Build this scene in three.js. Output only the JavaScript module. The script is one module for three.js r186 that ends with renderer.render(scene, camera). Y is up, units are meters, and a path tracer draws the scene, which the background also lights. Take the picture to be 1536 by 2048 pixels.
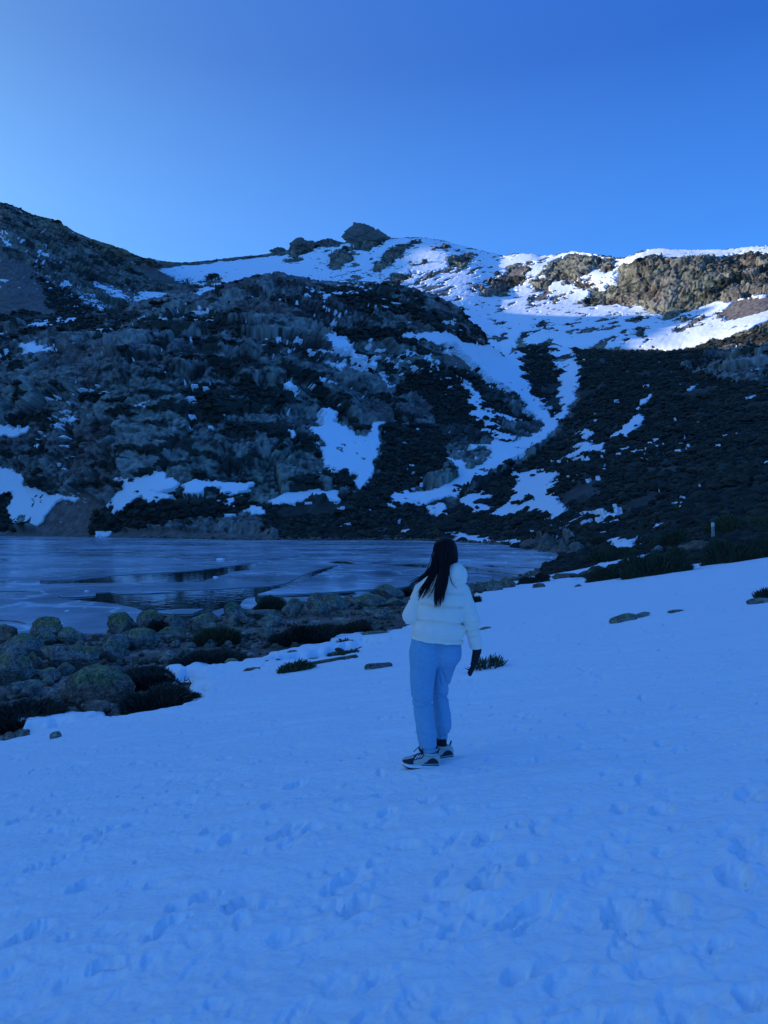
import * as THREE from 'three';
import { mergeGeometries, mergeVertices } from 'three/addons/utils/BufferGeometryUtils.js';

// ---------------------------------------------------------------- camera, sky, sun, exposure
const scene = new THREE.Scene();
const EYE = new THREE.Vector3(0, 4.5, 0), FOCAL = 1538, PITCH = Math.atan(21 / FOCAL);   // lake surface is y = 0
const camera = new THREE.PerspectiveCamera(2 * Math.atan(1024 / FOCAL) * 180 / Math.PI, 0.75, 0.1, 6000);
camera.position.copy(EYE);
camera.rotation.x = PITCH;
const renderer = new THREE.WebGLRenderer({ antialias: true });
renderer.toneMapping = THREE.LinearToneMapping;
renderer.toneMappingExposure = 1.06;
renderer.shadowMap.enabled = true;

const R = (deg) => deg * Math.PI / 180;
const SUN_AZ = R(-80), SUN_EL = R(12.5);                       // left of the view direction, low
const SUN = new THREE.Vector3(Math.sin(SUN_AZ) * Math.cos(SUN_EL), Math.sin(SUN_EL), -Math.cos(SUN_AZ) * Math.cos(SUN_EL));
{
  const W = 512, H = 256, data = new Float32Array(W * H * 4), v = new THREE.Vector3();
  const stops = [[-90, .03, .12, .42], [0, .085, .74, 2.15], [9, .068, .47, 1.55], [19, .046, .25, .87], [31, .017, .126, .59], [50, .018, .14, .62], [90, .022, .165, .7]];
  for (let j = 0; j < H; j++) for (let i = 0; i < W; i++) {
    const up = ((j + .5) / H - .5) * Math.PI, round = ((i + .5) / W - .5) * 2 * Math.PI, e = up * 180 / Math.PI;
    v.set(Math.cos(round) * Math.cos(up), Math.sin(up), Math.sin(round) * Math.cos(up));
    const gamma = Math.acos(Math.max(-1, Math.min(1, v.dot(SUN)))) * 180 / Math.PI;
    let k = 1; while (k < stops.length - 1 && e > stops[k][0]) k++;
    const a = stops[k - 1], b = stops[k];
    let t = Math.max(0, Math.min(1, (e - a[0]) / (b[0] - a[0])));
    const glow = e < 0 ? 0 : Math.exp(-(gamma - 55) / 21) * Math.exp(-Math.max(0, e - 21) / 30);
    const g = Math.min(glow, 1.7), o = (j * W + i) * 4;
    data[o] = a[1] + (b[1] - a[1]) * t + .125 * g;
    data[o + 1] = a[2] + (b[2] - a[2]) * t + .21 * g;
    data[o + 2] = a[3] + (b[3] - a[3]) * t + .17 * g;
    data[o + 3] = 1;
  }
  const sky = new THREE.DataTexture(data, W, H, THREE.RGBAFormat, THREE.FloatType);
  sky.mapping = THREE.EquirectangularReflectionMapping;
  sky.magFilter = sky.minFilter = THREE.LinearFilter;
  sky.needsUpdate = true;
  scene.background = sky;
  scene.environment = sky;
}
const sun = new THREE.DirectionalLight(new THREE.Color(1, .93, .82), 5);
sun.position.copy(SUN).multiplyScalar(2000).add(new THREE.Vector3(50, 100, -500));
sun.target.position.set(50, 100, -500);
sun.castShadow = true;
Object.assign(sun.shadow.camera, { left: -900, right: 900, top: 700, bottom: -700, near: 10, far: 4000 });
sun.shadow.mapSize.set(4096, 4096);
scene.add(sun, sun.target);

// ---------------------------------------------------------------- helpers
function rng(seed) { let s = seed >>> 0; return () => { s = (s + 0x6d2b79f5) | 0; let t = Math.imul(s ^ (s >>> 15), 1 | s); t = (t + Math.imul(t ^ (t >>> 7), 61 | t)) ^ t; return ((t ^ (t >>> 14)) >>> 0) / 4294967296; }; }
const clamp = (x, a = 0, b = 1) => Math.max(a, Math.min(b, x)), lerp = (a, b, t) => a + (b - a) * t;
const smooth = (a, b, x) => { const t = clamp((x - a) / (b - a)); return t * t * (3 - 2 * t); };
function hash3(x, y, z, k = 0) { let h = Math.imul(x, 374761393) ^ Math.imul(y, 668265263) ^ Math.imul(z, 2147483647 - 1013) ^ Math.imul(k + 1, 1274126177); h = Math.imul(h ^ (h >>> 13), 1274126177); h ^= h >>> 16; h = Math.imul(h, 2246822519); return ((h ^ (h >>> 15)) >>> 0) / 4294967296; }
function noise(x, y, z) {                                       // value noise, -1 .. 1
  const X = Math.floor(x), Y = Math.floor(y), Z = Math.floor(z); x -= X; y -= Y; z -= Z;
  const u = x * x * (3 - 2 * x), v = y * y * (3 - 2 * y), w = z * z * (3 - 2 * z), h = (a, b, c) => hash3(X + a, Y + b, Z + c);
  return 2 * lerp(lerp(lerp(h(0, 0, 0), h(1, 0, 0), u), lerp(h(0, 1, 0), h(1, 1, 0), u), v), lerp(lerp(h(0, 0, 1), h(1, 0, 1), u), lerp(h(0, 1, 1), h(1, 1, 1), u), v), w) - 1;
}
function fbm(x, y, z, n = 4) { let s = 0, a = .5; for (let i = 0; i < n; i++) { s += a * noise(x, y, z); x = x * 2.03 + 17.1; y = y * 2.03 + 5.3; z = z * 2.03 + 9.7; a *= .5; } return s; }
const W = { f1: 0, f2: 0, id: 0, dx: 0, dy: 0, dz: 0 };
function worley(x, y, z, k = 0) {
  const X = Math.floor(x), Y = Math.floor(y), Z = Math.floor(z); let f1 = 9, f2 = 9;
  for (let a = -1; a < 2; a++) for (let b = -1; b < 2; b++) for (let c = -1; c < 2; c++) {
    const dx = X + a + hash3(X + a, Y + b, Z + c, k) - x, dy = Y + b + hash3(X + a, Y + b, Z + c, k + 1) - y, dz = Z + c + hash3(X + a, Y + b, Z + c, k + 2) - z, d = dx * dx + dy * dy + dz * dz;
    if (d < f1) { f2 = f1; f1 = d; W.id = hash3(X + a, Y + b, Z + c, k + 3); W.dx = dx; W.dy = dy; W.dz = dz; } else if (d < f2) f2 = d;
  }
  W.f1 = Math.sqrt(f1); W.f2 = Math.sqrt(f2); return W;
}
function pchip(pts) {                                           // monotone interpolation of [x, y0, y1, ...]
  const n = pts.length, m = pts[0].length - 1, tang = [];
  for (let c = 1; c <= m; c++) {
    const d = [], t = [];
    for (let i = 0; i < n - 1; i++) d.push((pts[i + 1][c] - pts[i][c]) / (pts[i + 1][0] - pts[i][0]));
    for (let i = 0; i < n; i++) t.push(i === 0 ? d[0] : i === n - 1 ? d[n - 2] : d[i - 1] * d[i] <= 0 ? 0 : 2 / (1 / d[i - 1] + 1 / d[i]));
    tang.push(t);
  }
  return (x, out = []) => {
    let i = 0; while (i < n - 2 && x > pts[i + 1][0]) i++;
    const h = pts[i + 1][0] - pts[i][0], s = clamp((x - pts[i][0]) / h), s2 = s * s, s3 = s2 * s;
    for (let c = 0; c < m; c++) out[c] = (2 * s3 - 3 * s2 + 1) * pts[i][c + 1] + (s3 - 2 * s2 + s) * h * tang[c][i] + (3 * s2 - 2 * s3) * pts[i + 1][c + 1] + (s3 - s2) * h * tang[c][i + 1];
    return out;
  };
}
const CP = Math.cos(PITCH), SP = Math.sin(PITCH);
// A sight line of the survey: bearing and height read off the photograph (2048 rows), and a distance ahead give a place.
function sight(px, py) { const u = (px - 768) / FOCAL, v = (1024 - py) / FOCAL; return new THREE.Vector3(u, v * CP + SP, v * SP - CP); }
function at(px, py, d) { const r = sight(px, py); return r.multiplyScalar(d / -r.z).add(EYE); }
const onLevel = (px, py, y) => { const r = sight(px, py); return r.multiplyScalar((y - EYE.y) / r.y).add(EYE); };
function geo(position, index, color, uv) {
  const g = new THREE.BufferGeometry();
  g.setAttribute('position', new THREE.BufferAttribute(position instanceof Float32Array ? position : new Float32Array(position), 3));
  if (color) g.setAttribute('color', new THREE.BufferAttribute(color instanceof Float32Array ? color : new Float32Array(color), 3));
  if (uv) g.setAttribute('uv', new THREE.BufferAttribute(uv instanceof Float32Array ? uv : new Float32Array(uv), 2));
  g.setIndex(new THREE.BufferAttribute(index instanceof Uint32Array ? index : new Uint32Array(index), 1));
  g.computeVertexNormals();
  return g;
}
const counts = {};
function numbered(name) { const n = counts[name] ?? 0; counts[name] = n + 1; return n ? name + '_' + String(n).padStart(3, '0') : name; }
function mesh(name, g, m, parent = scene) {
  const o = new THREE.Mesh(g, m); o.name = parent === scene ? numbered(name) : name; o.castShadow = o.receiveShadow = true; parent.add(o); return o;
}
function structure(o, label, category) { o.userData = { label, category, kind: 'structure' }; return o; }
function tag(o, label, category, group, kind) { o.userData = { label, category }; if (group) o.userData.group = group; if (kind) o.userData.kind = kind; return o; }
function thing(name, label, category, p, group) { const o = new THREE.Group(); o.name = numbered(name); scene.add(o); o.position.copy(p); return tag(o, label, category, group); }
const lin = (r, g, b) => new THREE.Color().setRGB(r, g, b);
function noiseTexture(size, f, srgb = false) {                  // f(u, v in 0..1) gives [r, g, b] 0..1; sampled so that it tiles
  const d = new Uint8Array(size * size * 4);
  for (let j = 0; j < size; j++) for (let i = 0; i < size; i++) { const c = f(i / size, j / size), o = (j * size + i) * 4; d[o] = clamp(c[0]) * 255; d[o + 1] = clamp(c[1]) * 255; d[o + 2] = clamp(c[2]) * 255; d[o + 3] = 255; }
  const t = new THREE.DataTexture(d, size, size); t.wrapS = t.wrapT = THREE.RepeatWrapping; t.magFilter = THREE.LinearFilter; t.minFilter = THREE.LinearMipmapLinearFilter; t.generateMipmaps = true; if (srgb) t.colorSpace = THREE.SRGBColorSpace; t.needsUpdate = true; return t;
}
// fbm on a torus, so that the texture tiles
function tileNoise(u, v, f, n = 4, k = 0) {
  let s = 0, a = .5;
  for (let o = 0; o < n; o++) {
    const x = u * f, y = v * f, X = Math.floor(x), Y = Math.floor(y), fx = x - X, fy = y - Y, su = fx * fx * (3 - 2 * fx), sv = fy * fy * (3 - 2 * fy), h = (i, j) => hash3((X + i) % f, (Y + j) % f, o, k);
    s += a * (2 * lerp(lerp(h(0, 0), h(1, 0), su), lerp(h(0, 1), h(1, 1), su), sv) - 1); a *= .5; f *= 2;
  }
  return s;
}
const withRepeat = (t, x, y = x) => { const c = t.clone(); c.repeat.set(x, y); c.needsUpdate = true; return c; };
const DEBUG = 0;
// ---------------------------------------------------------------- mountains: surfaces lofted through surveyed contour lines
const FINE0 = -240, FINE1 = 1760;
function columns(step) { const c = []; for (let p = -1300; p < FINE0; p += 20) c.push(p); for (let p = FINE0; p <= FINE1; p += step) c.push(p); for (let p = FINE1 + 20; p <= 2900; p += 20) c.push(p); return c; }
function loft(contours, rows, step, back) {
  const cols = columns(step), lines = contours.map((c) => pchip(c)), nr = rows.reduce((a, b) => a + b, 0) + 1, nb = back.length, nv = nr + nb, nc = cols.length;
  const base = new Float32Array(nc * nv * 3), py = new Float32Array(nc * nv), vs = [];
  rows.forEach((n, k) => { for (let i = 0; i < n; i++) vs.push(k + i / n); }); vs.push(rows.length);
  cols.forEach((px, c) => {
    const prof = pchip(lines.map((f, k) => [k, ...f(px)]));
    for (let r = 0; r < nr; r++) { const [y, d] = prof(vs[r]), p = at(px, y, d), o = (r * nc + c); py[o] = y; base[o * 3] = p.x; base[o * 3 + 1] = p.y; base[o * 3 + 2] = p.z; }
    const o = ((nr - 1) * nc + c) * 3, x = base[o], y = base[o + 1], z = base[o + 2], l = Math.hypot(x, z);
    back.forEach(([out, down], k) => { const q = ((nr + k) * nc + c); py[q] = -1e4; base[q * 3] = x * (1 + out / l); base[q * 3 + 1] = y - down; base[q * 3 + 2] = z * (1 + out / l); });
  });
  return { cols, nc, nv, nr, base, py, step };
}
function gridIndex(nc, nv, keep) {
  const out = [];
  for (let r = 0; r < nv - 1; r++) for (let c = 0; c < nc - 1; c++) { const a = r * nc + c, b = a + 1, d = a + nc, e = d + 1; if (keep && !(keep(a) || keep(b) || keep(d) || keep(e))) continue; out.push(a, b, e, a, e, d); }
  return new Uint32Array(out);
}
function normals(base, index) { return geo(base, index).getAttribute('normal').array; }
// Land cover of one surface, in that surface's own (column, row) coordinates: every surveyed outline is first found on the surface.
function cover(S, paint) {
  const c0 = S.cols.indexOf(FINE0), w = Math.floor((FINE1 - FINE0) / S.step) + 1, h = S.nr, K = 2;
  const canvas = document.createElement('canvas'); canvas.width = w * K; canvas.height = h * K;
  const g = canvas.getContext('2d'); g.fillStyle = '#000'; g.fillRect(0, 0, w * K, h * K);
  const find = ([px, py]) => {
    const c = clamp(Math.round((px - FINE0) / S.step), 0, w - 1) + c0; let r = 0;
    while (r < h - 2 && S.py[(r + 1) * S.nc + c] > py) r++;
    const a = S.py[r * S.nc + c], b = S.py[(r + 1) * S.nc + c];
    return [(px - FINE0) / S.step * K, (r + clamp((a - py) / Math.max(1e-3, a - b))) * K];
  };
  for (const [fill, ...polys] of paint) for (const poly of polys) {
    g.fillStyle = fill ? '#fff' : '#000'; g.beginPath();
    const dense = []; poly.forEach((p, i) => { const q = poly[(i + 1) % poly.length], n = Math.max(1, Math.ceil(Math.hypot(q[0] - p[0], q[1] - p[1]) / 6)); for (let k = 0; k < n; k++) dense.push([lerp(p[0], q[0], k / n), lerp(p[1], q[1], k / n)]); });
    dense.map(find).forEach(([x, y], i) => i ? g.lineTo(x, y) : g.moveTo(x, y)); g.closePath(); g.fill();
  }
  const raw = g.getImageData(0, 0, w * K, h * K).data; let m = new Float32Array(w * h * K * K);
  for (let i = 0; i < m.length; i++) m[i] = raw[i * 4] / 255;
  const WK = w * K, HK = h * K;
  for (let pass = 0; pass < 2; pass++) { const n = new Float32Array(m.length); for (let y = 0; y < HK; y++) for (let x = 0; x < WK; x++) { let s = 0; for (let k = -1; k <= 1; k++) s += m[y * WK + clamp(x + k, 0, WK - 1)]; n[y * WK + x] = s / 3; } const q = new Float32Array(m.length); for (let y = 0; y < HK; y++) for (let x = 0; x < WK; x++) { let s = 0; for (let k = -1; k <= 1; k++) s += n[clamp(y + k, 0, HK - 1) * WK + x]; q[y * WK + x] = s / 3; } m = q; }
  return (px, row) => {
    const x = clamp((px - FINE0) / S.step * K, 0, WK - 1.01), y = clamp(row * K, 0, HK - 1.01), X = Math.floor(x), Y = Math.floor(y), u = x - X, v = y - Y;
    return lerp(lerp(m[Y * WK + X], m[Y * WK + X + 1], u), lerp(m[(Y + 1) * WK + X], m[(Y + 1) * WK + X + 1], u), v);
  };
}
// Relief of bare rock: blocks that stand proud or lie back, cracks between them, and a general unevenness.
function rockRelief(x, y, z, size, k = 1) {
  const wx = x + 2.4 * noise(x / 19, y / 19, z / 19) + .7 * noise(x / 4.1, y / 4.1, z / 4.1), wz = z + 2.4 * noise(x / 19 + 31, y / 19, z / 19), wy = y + 2 * noise(x / 16, y / 16 + 77, z / 16) + .25 * x;
  let a = worley(wx / (27 * size), wy / (22 * size), wz / (27 * size), 0), id = a.id, q = id * 1e6 | 0;
  let s = (id - .5) * 3.6 * size + (a.dx * (hash3(q, 1, 0) - .5) + a.dy * (hash3(q, 2, 0) - .35) * 1.4 + a.dz * (hash3(q, 3, 0) - .5)) * 5 * size * k - 2.4 * k * size * (1 - smooth(0, .04, a.f2 - a.f1)), tone = id;
  a = worley(wx / (8.5 * size), wy / (9 * size), wz / (8.5 * size), 7); id = a.id; q = id * 1e6 | 0;
  s += (id - .5) * 1.3 * size + (a.dx * (hash3(q, 4, 0) - .5) + a.dy * (hash3(q, 5, 0) - .35) * 1.4 + a.dz * (hash3(q, 6, 0) - .5)) * 2.2 * size * k - 1.5 * k * size * (1 - smooth(0, .08, a.f2 - a.f1));
  rockRelief.tone = .45 * tone + .55 * id;
  a = worley(wx / (2.8 * size), wy / (3.8 * size), wz / (2.8 * size), 15); q = a.id * 1e6 | 0;
  s += (a.id - .5) * .6 * size + (a.dx * (hash3(q, 4, 0) - .5) + a.dy * (a.id - .3)) * .8 * size * k - .6 * k * size * (1 - smooth(0, .14, a.f2 - a.f1));
  rockRelief.tone = rockRelief.tone * .75 + a.id * .25;
  a = worley(wx / (1.1 * size), wy / (1.5 * size), wz / (1.1 * size), 23); s += (a.id - .5) * .5 * size + a.dy * (a.id - .4) * .5 * size; rockRelief.tone = rockRelief.tone * .8 + a.id * .2;
  const flute = 1 - Math.abs(noise(x / 3.4, y / 17, z / 3.4 + 8)), t = y / (13 * size) + .9 * fbm(x / 40, y / 40, z / 40, 3), f = t - Math.floor(t);
  return s + .9 * k * size * (flute - .6) + 1.9 * size * (smooth(0, .22, f) - f) + 2.6 * fbm(x / 45, y / 45, z / 45, 3) * size + .8 * fbm(x / 5, y / 5, z / 5, 4);
}
const ROCK = [.2, .205, .18], SCRUB = [.02, .024, .016], SCREE = [.16, .13, .11], GRASS = [.2, .155, .085], LICHEN = [.17, .195, .15];
const mix3 = (a, b, t) => [lerp(a[0], b[0], t), lerp(a[1], b[1], t), lerp(a[2], b[2], t)];
function land(S, o) {                                           // rock, scrub and scree as one surface, snow as a second that rests on it
  const { nc, nv, base, cols } = S, index = gridIndex(nc, nv), nrm = normals(base, index), n = nc * nv;
  const rock = new Float32Array(n * 3), snow = new Float32Array(n * 3), col = new Float32Array(n * 3), depth = new Float32Array(n), scrubAt = new Float32Array(n), bare = new Float32Array(n);
  for (let r = 0; r < nv; r++) for (let c = 0; c < nc; c++) {
    const i = r * nc + c, x = base[i * 3], y = base[i * 3 + 1], z = base[i * 3 + 2], px = cols[c], row = Math.min(r, S.nr - 1);
    const w1 = fbm(x / 9, y / 9, z / 9, 4), w2 = fbm(x / 9 + 50, y / 9, z / 9, 4), w3 = fbm(x / 2.2 + 20, y / 1.2, z / 2.2, 3);   // past its ends the survey goes on as at its ends
    const w4 = noise(x / 1.1, y / .7, z / 1.1), ux = px + w1 * 24 + w3 * 15 + w4 * 2.5, uy = row + w2 * 9 + w3 * 5 + w4;
    let sn = o.snow(ux, uy), sc = o.scrub(px + w1 * 24 + w3 * 14, row + w2 * 9 + w3 * 4), sr = o.scree(px + w1 * 16, row + w2 * 6);
    const flat = clamp(sc + sr), near = o.cliffs ? o.cliffs(px, row) : 1;
    let rel = rockRelief(x, y, z, o.size, o.blocks);
    const tone = rockRelief.tone;
    const soft = 1.2 * fbm(x / 6, y / 6, z / 6, 4) + .5 * fbm(x / 1.7, y / 1.7, z / 1.7, 2);
    const bump = lerp(rel, soft - .3, flat * .94) * lerp(1, o.inSnow, smooth(.08, .6, sn));
    const speck = smooth(.2, .3, fbm(x / 3.4, y / 1.9, z / 3.4 + 9, 3) + .5 * fbm(x / 38, y / 38, z / 38 + 5, 2) - o.speck + .16 * (1 - smooth(.55, .95, sn))) * smooth(.2, .6, sn);        // stones and shrubs that stick out of the snow
    sn -= speck * .45;
    sn = Math.max(sn, .62 * smooth(.45, .51, fbm(x / 4, y / 1.1, z / 4 + 31, 3) + .7 * fbm(x / 34, y / 22, z / 34 + 17, 2) - o.flecks(px, row)) );        // scraps of snow left on ledges
    if (o.bands) { const a = x * .84 + y * .54, b = y * .84 - x * .54; sn -= .7 * smooth(.14, .24, fbm(a / 11, b / 3.2, z / 16 + 2, 4) + .55 * fbm(a / 60, b / 30, z / 60 + 11, 2) - .075) * o.bands(px) * smooth(.3, .8, sn); }
    const edge = (o.pin ? smooth(0, o.pin, r) : 1) * lerp(o.crest ?? 1, 1, smooth(0, 22, S.nr - 1 - r));
    const hr = (bump + .5 * speck) * edge;
    depth[i] = sn;
    const hs = lerp(-2.6, o.thick, smooth(.14, .5, sn)) + .35 * fbm(x / 8, y / 8, z / 8, 3) + .1 * fbm(x / 1.6, y / 1.6, z / 1.6, 2) + o.ripple * fbm((x + z * .4) / 2.5, y / 9, (z - x * .4) / 6, 3);
    for (let k = 0; k < 3; k++) { rock[i * 3 + k] = base[i * 3 + k] + nrm[i * 3 + k] * hr; snow[i * 3 + k] = base[i * 3 + k] + nrm[i * 3 + k] * hs; }
    // surface colour; rock tones stretched block by block for a fractured look
    const patch = fbm(x / 26, y / 18, z / 26 + 40, 3), fine = noise(x / .9, y / .9, z / .9);
    let cc = mix3(ROCK, LICHEN, smooth(.0, .45, patch + .3 * fine));
    cc = mix3(cc, [.13, .105, .09], smooth(.05, .4, -patch));
    const darkRuns = smooth(.12, .3, fbm(x / 2.6, y / 24, z / 2.6 + 71, 3)) * smooth(-.1, .15, fbm(x / 30, y / 30, z / 30 + 90, 2)), g = Math.max(.14, .26 + .9 * clamp(.5 + (tone - .5) * 1.9) + .9 * w3 + .6 * fine) * (1 - .5 * darkRuns); cc = cc.map((q) => q * g * o.tint[0]).map((q, c) => q * o.tint[1][c]);  // noise-placed dark streaks running down the rock, multiplied into its colour
    const ledge = smooth(.1, .17, fbm(x / 8, y / 3.2, z / 8 + 3, 4) + .45 * fbm(x / 50, y / 30, z / 50 + 7, 2) - (o.ledge ?? 0)) * (1 - flat);         // heather growing along the ledges
    cc = mix3(cc, SCRUB, ledge * .93);
    cc = mix3(cc, SCREE.map((q) => q * (.75 + .5 * (w3 + .5)) * (1 + .4 * fine)), sr);
    const scd = smooth(.35, .6, sc + .28 * w3);
    const streak = smooth(.1, .3, fbm((x - y * .9) / 2.4, (x * .4 + y) / 17, z / 11, 3) + .3 * fbm(x / 40, y / 30, z / 40 + 60, 2));
    cc = mix3(cc, mix3(SCRUB.map((q) => q * (1 + .6 * w3)), [.085, .085, .085], streak * .55), scd * .93);
    bare[i] = streak;
    if (o.grass) cc = mix3(cc, GRASS.map((q) => q * (1 + .5 * w3)), o.grass(px, row) * smooth(-.1, .3, w1 + .1));
    scrubAt[i] = Math.max(scd, ledge > .6 && hash3(i, 5, 5) < .22 ? 1 : 0) * (1 - smooth(.42, .8, sn));
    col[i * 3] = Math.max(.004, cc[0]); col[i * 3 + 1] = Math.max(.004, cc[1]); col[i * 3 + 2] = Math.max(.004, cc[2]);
  }
  return { rock, snow, col, index, nrm, scrubAt, bare, snowIndex: gridIndex(nc, nv, (i) => depth[i] > .16), nc, nv, depth };
}
function compact(position, index) {
  const map = new Int32Array(position.length / 3).fill(-1), p = [], ix = new Uint32Array(index.length); let n = 0;
  for (let i = 0; i < index.length; i++) { const k = index[i]; if (map[k] < 0) { map[k] = n++; p.push(position[k * 3], position[k * 3 + 1], position[k * 3 + 2]); } ix[i] = map[k]; }
  return geo(p, ix);
}
const landMaterial = new THREE.MeshStandardMaterial({ color: 0xffffff, vertexColors: true, roughness: .95 });
const farSnow = new THREE.MeshStandardMaterial({ color: lin(.88, .91, .93), roughness: .8 });

// --- the rocky knoll behind the lake, the gully beside it and the dark slope on the right
const knoll = loft([
  [[-1300, 1085, 330], [-400, 1078, 275], [0, 1076, 250], [400, 1082, 206], [700, 1084, 194], [870, 1086, 182], [1000, 1090, 160], [1050, 1102, 128], [1110, 1118, 104], [1180, 1130, 88], [1260, 1118, 80], [1400, 1100, 72], [1536, 1085, 68], [2000, 1085, 66], [2900, 1085, 66]],
  [[-1300, 1060, 342], [-400, 1062, 285], [0, 1064, 258], [400, 1066, 214], [700, 1068, 204], [870, 1068, 196], [1000, 1068, 186], [1050, 1074, 158], [1110, 1082, 125], [1180, 1092, 104], [1260, 1080, 94], [1400, 1060, 84], [1536, 1045, 80], [2000, 1040, 80], [2900, 1040, 80]],
  [[-1300, 980, 360], [-400, 985, 300], [0, 990, 272], [300, 985, 232], [400, 1000, 225], [700, 1000, 226], [870, 1000, 232], [1000, 1005, 226], [1110, 1010, 190], [1180, 1010, 160], [1260, 1000, 150], [1400, 980, 135], [1536, 960, 128], [2000, 940, 125], [2900, 930, 125]],
  [[-1300, 850, 376], [-400, 850, 316], [0, 850, 286], [300, 855, 250], [430, 860, 246], [560, 860, 250], [700, 870, 262], [870, 880, 276], [1000, 890, 278], [1110, 860, 296], [1180, 850, 284], [1260, 840, 268], [1400, 825, 240], [1536, 805, 224], [2000, 780, 220], [2900, 770, 220]],
  [[-1300, 720, 395], [-400, 720, 335], [0, 725, 305], [300, 715, 270], [560, 712, 276], [700, 730, 300], [870, 760, 322], [1000, 770, 346], [1110, 745, 390], [1180, 745, 366], [1260, 750, 338], [1400, 750, 300], [1536, 735, 276], [2000, 690, 270], [2900, 660, 280]],
  [[-1300, 655, 440], [-400, 670, 380], [0, 668, 345], [100, 652, 345], [200, 640, 335], [300, 632, 318], [400, 622, 314], [560, 610, 312], [700, 620, 320], [800, 632, 332], [870, 645, 342], [930, 675, 356], [985, 722, 372], [1040, 712, 410], [1110, 705, 425], [1200, 708, 410], [1300, 708, 394], [1400, 700, 374], [1536, 680, 350], [2000, 620, 340], [2900, 580, 360]],
  [[-1300, 650, 480], [-400, 665, 410], [0, 655, 380], [100, 640, 372], [200, 625, 360], [270, 612, 350], [300, 600, 348], [340, 593, 346], [385, 590, 344], [435, 573, 344], [470, 562, 344], [500, 552, 344], [545, 546, 344], [580, 549, 345], [600, 553, 345], [640, 559, 346], [720, 563, 348], [780, 568, 350], [830, 577, 352], [870, 592, 356], [900, 607, 360], [930, 627, 364], [960, 655, 370], [985, 690, 378], [1010, 712, 398], [1040, 698, 424], [1060, 690, 432], [1100, 688, 438], [1140, 697, 436], [1200, 700, 428], [1300, 702, 410], [1340, 706, 404], [1380, 698, 398], [1420, 686, 392], [1470, 676, 386], [1536, 662, 376], [1700, 630, 366], [2000, 590, 360], [2900, 520, 395]],
], [12, 40, 68, 64, 54, 26], 2, [[25, 6], [70, 45], [160, 110]]);
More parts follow.
